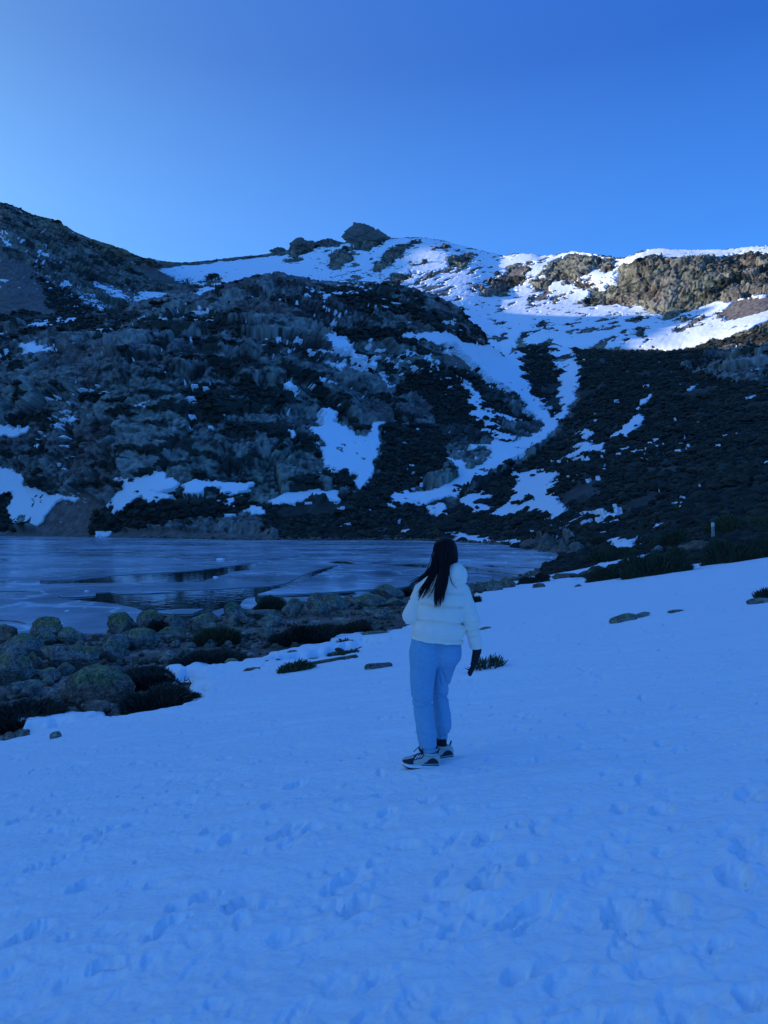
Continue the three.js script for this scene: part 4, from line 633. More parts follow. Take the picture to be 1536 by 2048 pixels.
// lesser stones between them
const named = heads;
function lesser(r, px, py, w) {
  const tone = ['grey', 'dark', 'grey', 'brown', 'pale'][r() * 5 | 0], round = r() < .3 ? 1 : 0, word = { grey: 'grey', dark: 'dark', brown: 'brownish', pale: 'pale' }[tone];
  let best = named[0]; for (const n of named) if (Math.hypot(n.x - px, (n.y - py) * 2) < Math.hypot(best.x - px, (best.y - py) * 2)) best = n;
  const dx = px - best.x, dy = py - best.y, place = Math.abs(dx) > Math.abs(dy) * 2 ? (dx < 0 ? 'left of' : 'right of') : dy < 0 ? 'behind' : 'in front of';
  return { tone, round, label: `${w < 10 ? 'tiny' : w < 14 ? 'small' : w < 19 ? 'lesser' : 'middling'} ${word} ${round ? 'rounded' : 'angular'} stone ${place} the ${best.name}`.split(' ').slice(0, 16).join(' '), group: 'stones along the near shore' };
}
{
  const r = rng(77); let made = 0;
  for (let k = 0; k < 700 && made < 150; k++) {
    const px = -40 + r() * 860, py = 1195 + r() * 230, lo = px < 380 ? 1268 : 1268 - (px - 380) * .18, hi = px < 340 ? 1400 : 1400 - (px - 340) * .36; if (py < lo || py > hi) continue;
    const p = land3(px, py, 4); if (snowDistance(p.x, p.z) > -.1 || polyDistance(shore, p.x, p.z) < .1) continue;
    const w = (8 + 26 * r() * r()) * (.6 + .4 * (py - 1150) / 250); boulder(px - w, px + w, py - w * (.7 + .5 * r()), py, { detail: 6, moss: r() * .8, ...lesser(r, px, py, w), turn: r() * 6 }); made++;
  }
  // stones along the far waterline
  const g = boulderGeometry(1, .7, 1, { detail: 3, moss: .1, tone: 'brown' }, 500), far = new THREE.InstancedMesh(g, stoneMat, 1500), M = new THREE.Matrix4(), q = new THREE.Quaternion(), P = new THREE.Vector3(), Y = new THREE.Vector3(0, 1, 0), S = new THREE.Vector3();
  const line = pchip([[-200, 1070.5], [0, 1072], [200, 1075], [400, 1079], [560, 1081], [700, 1081], [870, 1083], [930, 1086], [1000, 1089], [1045, 1091], [1060, 1098], [1110, 1106], [1150, 1111], [1186, 1116]]);
  for (let i = 0; i < 1500; i++) { const px = -200 + 1386 * r(), y = r() * r() * .9, p = onLevel(px, line(px)[0] - .2, 0), k = 1 + .03 * r() * r(), s = (.12 + .55 * Math.pow(r(), 4)) * (px > 1040 ? .75 : 1); M.compose(P.set(p.x * k, .05 + y * .8, p.z * k), q.setFromAxisAngle(Y, r() * 6), S.set(s, s * (.6 + .6 * r()), s)); far.setMatrixAt(i, M); far.setColorAt(i, lin(.6 + .8 * r(), .6 + .7 * r(), .6 + .6 * r())); }
  far.name = 'shore_stones'; scene.add(far); tag(far, 'small brown stones strewn along the far waterline', 'stones', null, 'stuff');
}

// gravel and small stones on the bare bank, beyond counting
{
  const r = rng(8), g = boulderGeometry(1, .7, 1, { detail: 3, moss: .3 }, 700), im = new THREE.InstancedMesh(g, stoneMat, 4200), M = new THREE.Matrix4(), q = new THREE.Quaternion(), E = new THREE.Euler(), P = new THREE.Vector3(), S = new THREE.Vector3(); let n = 0, guard = 0;
  while (n < 4200 && guard++ < 60000) { const d = 9 + 60 * Math.pow(r(), 1.4), x = (-860 + 1300 * r()) / FOCAL * d, z = -d; if (polyDistance(shore, x, z) < -.4 || snowDistance(x, z) > .1 || fbm(x / 2, z / 2, 3, 3) < -.12) continue; const s = .025 + .11 * Math.pow(r(), 3) + d * .0006; M.compose(P.set(x, ground(x, z) + s * .2, z), q.setFromEuler(E.set(r() * .6, r() * 6.28, r() * .6)), S.set(s * (.7 + .8 * r()), s * (.5 + .5 * r()), s)); im.setMatrixAt(n, M); const b = .45 + .8 * r(); im.setColorAt(n, lin(b * (1 + .2 * r()), b, b * .95)); n++; }
  im.count = n; im.name = 'gravel'; scene.add(im); tag(im, 'small stones and gravel on the bare bank of the lake', 'gravel', null, 'stuff');
}

// ---------------------------------------------------------------- shrubs
const leafMat = new THREE.MeshStandardMaterial({ color: 0xffffff, vertexColors: true, roughness: .85, side: THREE.DoubleSide });
const stemMat = new THREE.MeshStandardMaterial({ color: lin(.06, .045, .035), roughness: .9 });
function blades(list) {                                         // [x, y, z, dx, dy, dz, width, r, g, b] each a bent three-faced blade
  const n = list.length, p = new Float32Array(n * 15), c = new Float32Array(n * 15), ix = new Uint32Array(n * 9), s = new THREE.Vector3(), d = new THREE.Vector3(), u = new THREE.Vector3();
  list.forEach((b, i) => {
    d.set(b[3], b[4], b[5]); u.set(hash3(i, 1, 2) - .5, hash3(i, 2, 2) - .5, hash3(i, 3, 2) - .5); s.crossVectors(d, u).normalize().multiplyScalar(b[6]);
    const bend = .12 * d.length(), mx = b[0] + d.x * .55 + u.x * bend, my = b[1] + d.y * .6, mz = b[2] + d.z * .55 + u.z * bend;
    p.set([b[0] - s.x * .6, b[1] - s.y * .6, b[2] - s.z * .6, b[0] + s.x * .6, b[1] + s.y * .6, b[2] + s.z * .6, mx - s.x, my - s.y, mz - s.z, mx + s.x, my + s.y, mz + s.z, b[0] + d.x, b[1] + d.y, b[2] + d.z], i * 15);
    for (let k = 0; k < 5; k++) c.set([b[7], b[8], b[9]], i * 15 + k * 3);
    ix.set([0, 1, 3, 0, 3, 2, 2, 3, 4].map((k) => k + i * 5), i * 9);
  });
  return geo(p, ix, c);
}
const KIND = { heather: [[.042, .043, .03], .2, .013, .9], broom: [[.045, .06, .03], .34, .012, 1.5], green: [[.06, .078, .032], .3, .013, 1.3] };
let shrubSeed = 900;
function shrub(name, label, cat, x0, x1, y0, y1, kind, n, o = {}) {
  const foot = o.foot ?? (o.core === 0 ? landSnow((x0 + x1) / 2, y1 - 1) : land3((x0 + x1) / 2, y1 - 1, 4)), d = -foot.z, k = d / FOCAL, w = (x1 - x0) / 2 * k, h = (y1 - y0) * k, t = Math.min(Math.max(w * .7, h * .8), o.deep ?? 3), r = rng(shrubSeed++), [c, len0, wid0, up] = KIND[kind];
  const len = Math.min(len0, h * .7) * (o.len ?? 1), wid = wid0 * Math.max(1, k / .014) * (o.wid ?? 1), T = thing(name, label, cat, foot.clone().add(new THREE.Vector3(0, o.lift ?? 0, -t * .6)), o.group), list = [];
  const lumps = []; for (let i = 0; i < 7; i++) { const a = r() * 6.28, q = Math.sqrt(r()) * .75; lumps.push([Math.cos(a) * q, Math.sin(a) * q, .35 + .4 * r(), .6 + .4 * r()]); }
  const top = (x, z) => { let m = 0; for (const [lx, lz, lr, lh] of lumps) m = Math.max(m, lh * Math.sqrt(Math.max(0, 1 - ((x - lx) ** 2 + (z - lz) ** 2) / (lr * lr)))); return m; };
  const slope = (x, z) => ground(foot.x + x, foot.z - t * .6 + z) + (o.core === 0 ? .1 : 0) - foot.y;
  let guard = 0; while (list.length < n && guard++ < n * 6) {
    const a = r() * 6.283, q = Math.sqrt(r()), x = Math.cos(a) * q, z = Math.sin(a) * q, hh = top(x, z); if (hh < .1) continue;
    const f = Math.pow(r(), .6), y = hh * f * h, out = .35 + q * .6, L = len * (.5 + .7 * r()), dx = (x * out + (r() - .5) * .9), dz = (z * out + (r() - .5) * .9), dy = up * (.4 + r()), l = Math.hypot(dx, dy, dz), b = .6 + .9 * r() * r() + .25 * f;
    const X = x * w, Z = z * t, yy = Math.max(0, y - L * dy / l * .8) + slope(X, Z);
    const brown = r() < .1 ? 1 : 0; list.push([X, yy, Z, dx / l * L, dy / l * L, dz / l * L, wid * (.6 + .8 * r()), c[0] * b + brown * .025, c[1] * b + brown * .008, c[2] * b]);
  }
  mesh('foliage', blades(list), leafMat, T);
  const st = []; for (let i = 0; i < (o.core === 0 ? 4 : Math.min(26, 6 + w * 8)); i++) { const a = r() * 6.283, q = Math.sqrt(r()) * .8, x = Math.cos(a) * q * w, z = Math.sin(a) * q * t, g = new THREE.CylinderGeometry(.004 + .003 * r(), .012, h * .42, 5); g.translate(0, h * .2, 0); g.rotateZ((r() - .5) * .9); g.rotateX((r() - .5) * .9); g.translate(x, slope(x, z), z); st.push(g); }
  mesh('stems', mergeGeometries(st), stemMat, T).userData.kind = 'stuff';
  if (o.core !== 0) { const g = new THREE.IcosahedronGeometry(1, 5), p = g.getAttribute('position'); for (let i = 0; i < p.count; i++) { const x = p.getX(i), z = p.getZ(i), q = Math.hypot(x, z), m = .8; p.setXYZ(i, x * m * w, slope(x * m * w, z * m * t) + (p.getY(i) > 0 ? top(x * m, z * m) * h * .72 * Math.sqrt(Math.max(0, 1 - q * q)) : -.05) + .04 * noise(x * 9, z * 9, i % 7), z * m * t); } g.computeVertexNormals(); mesh('inner_twigs', g, stemMat, T); }
  return T;
}
const near = 'heather mats along the near shore';
shrub('broom_bush', 'rounded upright broom bush among the boulders at the water', 'bush', 496, 572, 1190, 1226, 'broom', 3200);
shrub('broom_bush', 'yellowish green round bush in the middle of the shore boulders', 'bush', 386, 472, 1250, 1293, 'green', 3000);
shrub('heather', 'dark heather mat at the snow edge below the round bush', 'shrub', 340, 486, 1303, 1340, 'heather', 6500);
shrub('heather', 'dark heather mat behind the pale slab and the big rounded boulder', 'shrub', 226, 400, 1336, 1382, 'heather', 7500);
shrub('heather', 'bushy heather spilling onto the snow around the pale slab', 'shrub', 246, 362, 1374, 1428, 'heather', 6500);
shrub('heather', 'sparse heather sprig on the snow right of the spilling heather', 'shrub', 356, 392, 1380, 1398, 'heather', 500, { core: 0 });
shrub('heather', 'dark heather mass in the left corner below the boulders', 'shrub', -60, 108, 1398, 1460, 'heather', 8000);
shrub('heather', 'low heather edge on the snow in the left corner', 'shrub', -20, 60, 1428, 1466, 'heather', 3000);
shrub('heather', 'broad dark heather mat in the middle of the bank', 'shrub', 540, 664, 1246, 1290, 'heather', 8000);
shrub('heather', 'dark heather left of the flat slab at the snow edge', 'shrub', 636, 740, 1244, 1274, 'heather', 5500);
shrub('heather', 'small black heather tuft on the boulders at the water', 'shrub', 294, 342, 1238, 1266, 'heather', 1800);
shrub('heather', 'heather beside the left shoulder at the water', 'shrub', 800, 836, 1174, 1194, 'heather', 1500);
shrub('green_clump', 'low green clump poking through the snow below the long rock ridge', 'shrub', 552, 622, 1316, 1348, 'green', 900, { core: 0 });
shrub('broom_tuft', 'spiky tuft of broom twigs in the snow beside the gloved hand', 'shrub', 944, 1008, 1302, 1338, 'broom', 150, { core: 0, len: 1.0, wid: .8 });
shrub('green_clump', 'small green tuft on the long rock ridge in the snow', 'shrub', 664, 716, 1296, 1316, 'green', 500, { core: 0 });
shrub('green_clump', 'tiny dark tuft in the snow above the rock ridge', 'shrub', 676, 702, 1274, 1288, 'heather', 200, { core: 0 });
shrub('heather', 'round dark heather bush where the snow meets the lake', 'shrub', 1042, 1100, 1144, 1172, 'heather', 2600);
shrub('heather', 'little heather at the waist of the jacket on the right', 'shrub', 940, 962, 1186, 1206, 'heather', 500, { core: 0 });
shrub('broom_bush', 'low dark green bush at the left end of the long thicket', 'bush', 1184, 1290, 1124, 1164, 'broom', 4500);
shrub('broom_bush', 'wide twiggy bush in the middle of the right bank', 'bush', 1256, 1392, 1092, 1158, 'broom', 8000);
shrub('broom_bush', 'dark bush behind the twiggy bush, left of the marker post', 'bush', 1274, 1378, 1060, 1102, 'broom', 5000);
shrub('broom_bush', 'large dark green bush in front of the marker post at the right edge', 'bush', 1422, 1570, 1066, 1126, 'broom', 9000);
shrub('broom_bush', 'long green bush behind the marker post', 'bush', 1432, 1600, 1034, 1082, 'green', 7000, { foot: at(1510, 1078, 66) });
shrub('broom_bush', 'low bush above the snow tongue on the right bank', 'bush', 1186, 1282, 1092, 1124, 'broom', 4000);
shrub('heather', 'dark strip of heather on the bank above the water', 'shrub', 1100, 1200, 1130, 1146, 'heather', 2200);
shrub('heather', 'small dark bush at the foot of the marker post rocks', 'shrub', 1384, 1430, 1098, 1120, 'heather', 1500);
shrub('heather', 'heather sprig at the right edge above the rock in the snow', 'shrub', 1516, 1560, 1170, 1198, 'heather', 700, { core: 0 });

// heather and low broom that cover the slopes, beyond counting
{
  const r = rng(4), g0 = new THREE.IcosahedronGeometry(1, 1), p = g0.getAttribute('position'); g0.deleteAttribute('uv'); g0.deleteAttribute('normal');
  const g = mergeVertices(g0, 1e-3), a = g.getAttribute('position'); for (let i = 0; i < a.count; i++) { const k = .5 + .8 * hash3(i, 3, 4); a.setXYZ(i, a.getX(i) * k, Math.max(-.2, a.getY(i)) * k, a.getZ(i) * k); } const sharp = g.toNonIndexed(); sharp.computeVertexNormals();
  const spots = [], n = K.nc * K.nv, nK = knoll.nr * K.nc;
  const take = (L, S, share, size) => { for (let i = 0; i < S.nr * L.nc; i++) { if (L.scrubAt[i] < .5 || r() > share * (1.15 - .55 * L.bare[i]) * smooth(-.42, .08, fbm(L.rock[i * 3] / 16, L.rock[i * 3 + 1] / 10, L.rock[i * 3 + 2] / 16, 3))) continue; const px = S.cols[i % L.nc]; if (px < FINE0 || px > FINE1) continue; const x = L.rock[i * 3], y = L.rock[i * 3 + 1], z = L.rock[i * 3 + 2], d = Math.hypot(x, z); spots.push([x + (r() - .5), y, z + (r() - .5), size * (.35 + 1.5 * r() * r() * r()) * Math.min(1, .35 + d / 330)]); } };
  take(K, knoll, .62, 1.2); take(C, cirque, .4, 1.2);
  for (let i = 0; i < 5200; i++) { const px = 1090 + r() * 700, d = 40 + r() * 75, x = (px - 768) / FOCAL * d; if (polyDistance(shore, x, -d) < 1 || snowDistance(x, -d) > -.5) continue; spots.push([x, ground(x, -d), -d, .2 + .5 * r() * r()]); }
  const im = new THREE.InstancedMesh(sharp, new THREE.MeshStandardMaterial({ color: lin(.026, .03, .022), roughness: .95 }), spots.length), M = new THREE.Matrix4(), q = new THREE.Quaternion(), P = new THREE.Vector3(), S = new THREE.Vector3(), Y = new THREE.Vector3(0, 1, 0);
  spots.forEach(([x, y, z, s], i) => { M.compose(P.set(x, y, z), q.setFromAxisAngle(Y, r() * 6.28), S.set(s * (.7 + .7 * r()), s * (.5 + .6 * r()), s * (.7 + .7 * r()))); im.setMatrixAt(i, M); const b = .45 + 1.3 * r() * r(), w = r() < .3 ? .9 * r() : 0; im.setColorAt(i, lin(b + w, b + w * .5, b * .95)); });
  im.name = 'scrub'; scene.add(im); tag(im, 'dark heather and broom scrub covering the slopes round the lake', 'scrub', null, 'stuff'); console.log('scrub', spots.length);
}

// ---------------------------------------------------------------- marker post
{
  const foot = land3(1427, 1087, 20), k = -foot.z / FOCAL, h = 40 * k, w = 3.2 * k, T = thing('marker_post', 'weathered wooden marker post with a pale top above the right bank', 'post', foot.clone().add(new THREE.Vector3(0, -.1, 0)));
  const g = new THREE.CylinderGeometry(w, w * 1.1, h, 10, 6); g.translate(0, h / 2, 0); const p = g.getAttribute('position'); for (let i = 0; i < p.count; i++) { const s = 1 + .05 * noise(p.getX(i) * 40, p.getY(i) * 3, p.getZ(i) * 40); p.setX(i, p.getX(i) * s); } g.computeVertexNormals();
  const wood = noiseTexture(128, (u, v) => { const t = .5 + .5 * tileNoise(u, v, 16, 3, 2); return [.5 + .25 * t, .48 + .25 * t, .44 + .25 * t]; }, true);
  mesh('shaft', g, new THREE.MeshStandardMaterial({ map: wood, roughness: .9 }), T);
  const c = new THREE.CylinderGeometry(w * .95, w * 1.06, h * .2, 10); c.translate(0, h * 1.02, 0); mesh('painted_top', c, new THREE.MeshStandardMaterial({ color: lin(.72, .72, .68), roughness: .7 }), T);
  T.rotation.z = .03;
}
// ---------------------------------------------------------------- the person in the white jacket, seen from behind
function surfaceNet(f, lo, hi, cell) {                          // closed surface of a signed distance, cells of one size
  const n = [0, 1, 2].map((k) => Math.ceil((hi[k] - lo[k]) / cell) + 1), [nx, ny, nz] = n, V = new Float32Array(nx * ny * nz), id = new Int32Array(nx * ny * nz).fill(-1), p = [], ix = [];
  const at3 = (x, y, z) => (z * ny + y) * nx + x;
  for (let z = 0; z < nz; z++) for (let y = 0; y < ny; y++) for (let x = 0; x < nx; x++) V[at3(x, y, z)] = f(lo[0] + x * cell, lo[1] + y * cell, lo[2] + z * cell);
  const E = []; for (let a = 0; a < 8; a++) for (let k = 0; k < 3; k++) if (!(a >> k & 1)) E.push([a, a | 1 << k]);
  for (let z = 0; z < nz - 1; z++) for (let y = 0; y < ny - 1; y++) for (let x = 0; x < nx - 1; x++) {
    const v = []; let m = 0; for (let a = 0; a < 8; a++) { v[a] = V[at3(x + (a & 1), y + (a >> 1 & 1), z + (a >> 2))]; if (v[a] < 0) m |= 1 << a; } if (m === 0 || m === 255) continue;
    let sx = 0, sy = 0, sz = 0, c = 0; for (const [a, b] of E) if ((v[a] < 0) !== (v[b] < 0)) { const t = v[a] / (v[a] - v[b]); sx += (a & 1) + t * ((b & 1) - (a & 1)); sy += (a >> 1 & 1) + t * ((b >> 1 & 1) - (a >> 1 & 1)); sz += (a >> 2) + t * ((b >> 2) - (a >> 2)); c++; }
    id[at3(x, y, z)] = p.length / 3; p.push(lo[0] + (x + sx / c) * cell, lo[1] + (y + sy / c) * cell, lo[2] + (z + sz / c) * cell);
  }
  const quad = (a, b, c, d, flip) => flip ? ix.push(a, c, b, a, d, c) : ix.push(a, b, c, a, c, d);
  for (let z = 1; z < nz - 1; z++) for (let y = 1; y < ny - 1; y++) for (let x = 1; x < nx - 1; x++) {
    const a = V[at3(x, y, z)] < 0;
    if (a !== V[at3(x + 1, y, z)] < 0) quad(id[at3(x, y - 1, z - 1)], id[at3(x, y, z - 1)], id[at3(x, y, z)], id[at3(x, y - 1, z)], !a);
    if (a !== V[at3(x, y + 1, z)] < 0) quad(id[at3(x - 1, y, z - 1)], id[at3(x - 1, y, z)], id[at3(x, y, z)], id[at3(x, y, z - 1)], !a);
    if (a !== V[at3(x, y, z + 1)] < 0) quad(id[at3(x - 1, y - 1, z)], id[at3(x, y - 1, z)], id[at3(x, y, z)], id[at3(x - 1, y, z)], !a);
  }
  const uv = new Float32Array(p.length / 3 * 2); for (let i = 0; i < p.length / 3; i++) { uv[i * 2] = p[i * 3] + p[i * 3 + 2] * .8; uv[i * 2 + 1] = p[i * 3 + 1]; }
  return geo(p, ix, null, uv);
}
const smin = (a, b, k) => { const h = clamp(.5 + .5 * (b - a) / k); return lerp(b, a, h) - k * h * (1 - h); };
function limb(x, y, z, a, b, ra, rb) { const ex = b[0] - a[0], ey = b[1] - a[1], ez = b[2] - a[2], t = clamp(((x - a[0]) * ex + (y - a[1]) * ey + (z - a[2]) * ez) / (ex * ex + ey * ey + ez * ez)); return Math.hypot(x - a[0] - ex * t, y - a[1] - ey * t, z - a[2] - ez * t) - lerp(ra, rb, t); }
const egg = (x, y, z, c, r) => { const q = Math.hypot((x - c[0]) / r[0], (y - c[1]) / r[1], (z - c[2]) / r[2]); return (q - 1) * Math.min(...r); };
{
  let d0 = 5; { const r = sight(868, 1526); r.divideScalar(-r.z); for (let d = 3; d < 12; d += .005) if (EYE.y + r.y * d < snowTop(r.x * d, -d)) { d0 = d; break; } }
  const foot = at(868, 1526, d0), k = d0 / FOCAL;
  const P = thing('person', 'person with long dark hair in white padded jacket and light blue sweatpants on the snow', 'person', foot);
  const J = (px, py, z = 0) => [(px - 868) * k, (1526 - py) * k, z], rr = (px) => px * k, X = (px) => (px - 868) * k, Y = (py) => (1526 - py) * k, PX = (x) => x / k + 868, PY = (y) => 1526 - y / k;
  const skin = new THREE.MeshStandardMaterial({ color: lin(.55, .34, .25), roughness: .6 });
  const weave = noiseTexture(256, (u, v) => { const h = .5 + .35 * tileNoise(u, v, 64, 2, 3) + .4 * tileNoise(u, v, 10, 3, 4); return [h, h, h]; }); weave.repeat.set(5, 5);
  const jacketMat = new THREE.MeshStandardMaterial({ color: lin(.97, .86, .72), roughness: .78, bumpMap: weave, bumpScale: .0022 });
  const knit = noiseTexture(256, (u, v) => { const t = .95 + .04 * tileNoise(u, v, 16, 3, 7) + .07 * tileNoise(u, v, 64, 2, 8); return [t, t, t]; }, true); knit.repeat.set(4, 4);
  const knitBump = noiseTexture(256, (u, v) => { const h = .5 + .5 * tileNoise(u, v, 64, 2, 9); return [h, h, h]; }); knitBump.repeat.set(9, 9);
  const pantsMat = new THREE.MeshStandardMaterial({ color: lin(.24, .5, .7), map: knit, roughness: .92, bumpMap: knitBump, bumpScale: .002 });
  const black = new THREE.MeshStandardMaterial({ color: lin(.012, .011, .012), roughness: .85, bumpMap: knitBump, bumpScale: .001 });
  // joints
  const head = J(889, 1109, .0), face = new THREE.Vector3(-.42, -.02, -.9).normalize(), side = new THREE.Vector3(0, 1, 0).cross(face).normalize();
  const shL = J(846, 1184, 0), elL = J(824, 1232, .0), wrL = J(846, 1214, -.27), shR = J(922, 1186, 0), elR = J(941, 1242, .02), wrR = J(952, 1300, .0);
  const hipL = J(850, 1306, .02), knL = J(845, 1396, .04), anL = J(857, 1500, .05), hipR = J(894, 1306, -.03), knR = J(883, 1396, -.09), anR = J(885, 1488, -.1);
  // body: one continuous figure under the clothes
  const fw = (x, y, z) => { const v = [x - head[0], y - head[1], z - head[2]]; return [v[0] * side.x + v[2] * side.z, v[1], v[0] * face.x + v[2] * face.z]; };
  const body = (x, y, z) => {
    let d = 9;
    const py = PY(y);
    if (py < 1160) {
      const [a, b, c] = fw(x, y, z);
      d = egg(a, b, c, [0, .02, -.005], [.073, .09, .09]);
      d = smin(d, egg(a, b, c, [0, -.045, .025], [.056, .07, .062]), .03);          // jaw
      d = smin(d, limb(a, b, c, [0, .002, .085], [0, -.03, .1], .009, .013), .014);   // nose
      for (const s of [-1, 1]) { d = Math.max(d, -egg(a, b, c, [s * .031, .008, .096], [.017, .011, .018])); d = Math.min(d, egg(a, b, c, [s * .031, .007, .078], [.012, .012, .012])); d = smin(d, egg(a, b, c, [s * .076, -.005, -.005], [.01, .028, .018]), .006); }
      d = smin(d, egg(a, b, c, [0, -.062, .084], [.024, .009, .01]), .006);            // lips
      d = smin(d, egg(a, b, c, [0, -.098, .06], [.02, .016, .02]), .02);
    }
    d = smin(d, limb(x, y, z, J(888, 1135, -.005), J(886, 1175, -.01), .05, .058), .03);
    d = smin(d, limb(x, y, z, J(850, 1190, -.01), J(918, 1190, -.01), .05, .05), .04);
    d = smin(d, egg(x, y, z, J(883, 1215, -.01), [.13, .17, .085]), .05);
    d = smin(d, egg(x, y, z, J(874, 1295, -.005), [.135, .13, .1]), .05);
    for (const [a, b, c, r1, r2, r3] of [[shL, elL, wrL, .044, .036, .026], [shR, elR, wrR, .044, .036, .026], [hipL, knL, anL, .062, .038, .028], [hipR, knR, anR, .058, .036, .026]]) d = smin(d, Math.min(limb(x, y, z, a, b, r1, r2), limb(x, y, z, b, c, r2, r3)), .03);
    return d;
  };
  mesh('body', surfaceNet(body, [X(798), Y(1508), -.34], [X(970), Y(1070), .2], .0075), skin, P);
  // jacket
  const prof = pchip([[1150, 884, 20, .09], [1160, 885, 33, .105], [1168, 885, 42, .118], [1180, 885, 47, .128], [1200, 883, 46, .134], [1225, 881, 46, .138], [1245, 878, 48, .145], [1262, 876, 51, .15], [1272, 875.5, 51, .148], [1286, 875, 47, .14], [1300, 875, 44, .13]]);
  const groove = (q, at0, w) => Math.exp(-(((q - at0) / w) ** 2));
  const jacket = (x, y, z) => {
    const px = PX(x), py = PY(y), [cx, a, b] = prof(clamp(py, 1150, 1299)), A = rr(a), dx = (x - X(cx)), q = Math.pow(Math.pow(Math.abs(dx) / A, 2.3) + Math.pow(Math.abs(z + .0) / b, 2.3), 1 / 2.3), ty = py - (px - 880) * .1;
    let t = (q - 1) * Math.min(A, b);
    t = Math.max(t, (ty - 1280.5) * k, (1152 - py) * k);
    const seams = .0145 * (groove(ty, 1211, 1.7) + groove(ty + 1.4 * noise(x * 30, 1, z * 30), 1243, 1.7) + groove(ty, 1184, 1.7)) + .01 * groove(ty, 1276, 1.4);
    const puff = -.011 * Math.abs(Math.sin((ty - 1180) / 31 * Math.PI));
    const hang = .012 * fbm(x * 9 + y * 5, y * 7 - x * 4, z * 9, 4) + .005 * groove(px - 905 - (py - 1225) * .8 + 4 * noise(x * 20, y * 20, 2), 0, 3) * smooth(1218, 1228, py) * smooth(1262, 1250, py) + .004 * groove(px - 842 - (py - 1215) * .35, 0, 2.5) * smooth(1210, 1216, py) * smooth(1240, 1230, py);
    t += seams + puff + hang;
    const sl = (a1, b1, c1, r1, r2, r3, sy) => {
      let d = smin(limb(x, y, z, a1, b1, r1, r2), limb(x, y, z, b1, c1, r2, r3), .02);
      return d + .011 * sy.reduce((s, [g, w, h, sl2]) => s + (h ?? 1) * groove(py + (sl2 ?? 0) * (px - 940), g, w), 0) + .005 * fbm(x * 14, y * 11, z * 14, 3);
    };
    const right = Math.max(sl(shR, elR, J(951.5, 1292, .005), rr(19), rr(17.5), rr(13), [[1243, 1.6, .8, .1], [1254, 1.4, .7, -.3], [1262, 1.4, .8, .15], [1274, 1.7, 1, .25], [1226, 2, .4, .2]]), (py - 1299.5 + (px - 952) * .05) * k);
    const left = sl(shL, elL, J(842, 1216, -.24), rr(18.5), rr(18), rr(14), [[1212, 2, .8, -.1], [1240, 2, .6, .3], [1195, 2, .4, .1]]);
    return smin(smin(t, right, .004), left, .005);
  };
  mesh('jacket', surfaceNet(jacket, [X(798), Y(1306), -.34], [X(972), Y(1146), .22], .0042), jacketMat, P);
  const hood = (x, y, z) => {
    const px = PX(x), py = PY(y);
    let d = smin(egg(x, y, z, J(909, 1153, .065), [rr(24), rr(27), .095]), egg(x, y, z, J(884, 1158, .075), [rr(24), rr(24), .085]), .03);
    d = smin(d, egg(x, y, z, J(893, 1140, -.01), [rr(28), rr(12), .1]), .02);
    d += .006 * fbm(x * 10, y * 10, z * 10, 3) + .005 * groove(py + (px - 900) * .25 + 2 * noise(x * 25, y * 10, 1), 1165, 2) * smooth(890, 905, px) + .004 * groove(px - 922 + (py - 1150) * .2, 0, 2.2);
    d = Math.max(d, -egg(x, y, z, J(892, 1122, -.03), [.075, .07, .09]));           // the opening round the neck
    return Math.max(d, (py - 1182 - (px - 890) * -.06) * k);
  };
  mesh('hood', surfaceNet(hood, [X(852), Y(1188), -.15], [X(940), Y(1120), .2], .0042), jacketMat, P);
  const hem = (x, y, z) => { const px = PX(x), py = PY(y), ty = py - (px - 880) * .1; const q = Math.pow(Math.pow(Math.abs(x - X(875)) / rr(49), 2.3) + Math.pow(Math.abs(z) / .144, 2.3), 1 / 2.3); return Math.max(Math.abs((q - 1) * .14) - .008, Math.abs(ty - 1280.5) * k - .009); };
  mesh('hem', surfaceNet(hem, [X(815), Y(1294), -.18], [X(936), Y(1268), .18], .005), jacketMat, P);
  // sweatpants
  const leg = (list, z0) => { const f = pchip(list); return (x, y, z) => { const py = PY(y), [l, r, zz] = f(clamp(py, list[0][0], list[list.length - 1][0])), a = rr((r - l) / 2), b = a * 1.12; return [(Math.hypot((x - X((l + r) / 2)) / a, (z - zz) / b) - 1) * a, py]; }; };
  const legL = leg([[1270, 824, 880, .0], [1300, 820.5, 880, .02], [1330, 820, 874, .03], [1360, 820.5, 869, .035], [1377, 821.5, 867, .035], [1400, 824, 866, .04], [1426, 827, 867, .045], [1450, 831, 870, .05], [1470, 834.5, 872, .05], [1486, 838, 872.5, .05], [1492, 842, 871.5, .05], [1499, 844, 871, .05]]);
  const legR = leg([[1270, 866, 923, -.02], [1300, 864, 923, -.03], [1320, 866, 919, -.04], [1335, 868, 914, -.055], [1360, 867, 905.5, -.075], [1377, 866, 901, -.085], [1395, 865.5, 899, -.09], [1415, 867, 901, -.095], [1440, 870, 904.5, -.1], [1458, 872, 905, -.1], [1470, 873.5, 902, -.1], [1476, 874, 898, -.1], [1483, 875, 897, -.1]]);
  const pants = (x, y, z) => {
    const px = PX(x), py = PY(y), [l, pl] = legL(x, y, z), [r, pr] = legR(x, y, z);
    let a = Math.max(l, (py - 1500) * k), b = Math.max(r, (py - 1484) * k);
    const fold = (c, s, w, lo, hi) => groove(px - c - (py - 1350) * s + 2.5 * noise(x * 25, y * 18, 4), 0, w) * smooth(lo, lo + 12, py) * smooth(hi, hi - 14, py);
    b += .011 * fold(887, .42, 2, 1338, 1392) + .009 * fold(876, .3, 1.8, 1350, 1380) + .01 * groove(py - (px - 880) * .3, 1393, 2.2) + .01 * groove(py + (px - 890) * .35, 1405, 2) * smooth(880, 892, px) + .008 * groove(py, 1476, 2);
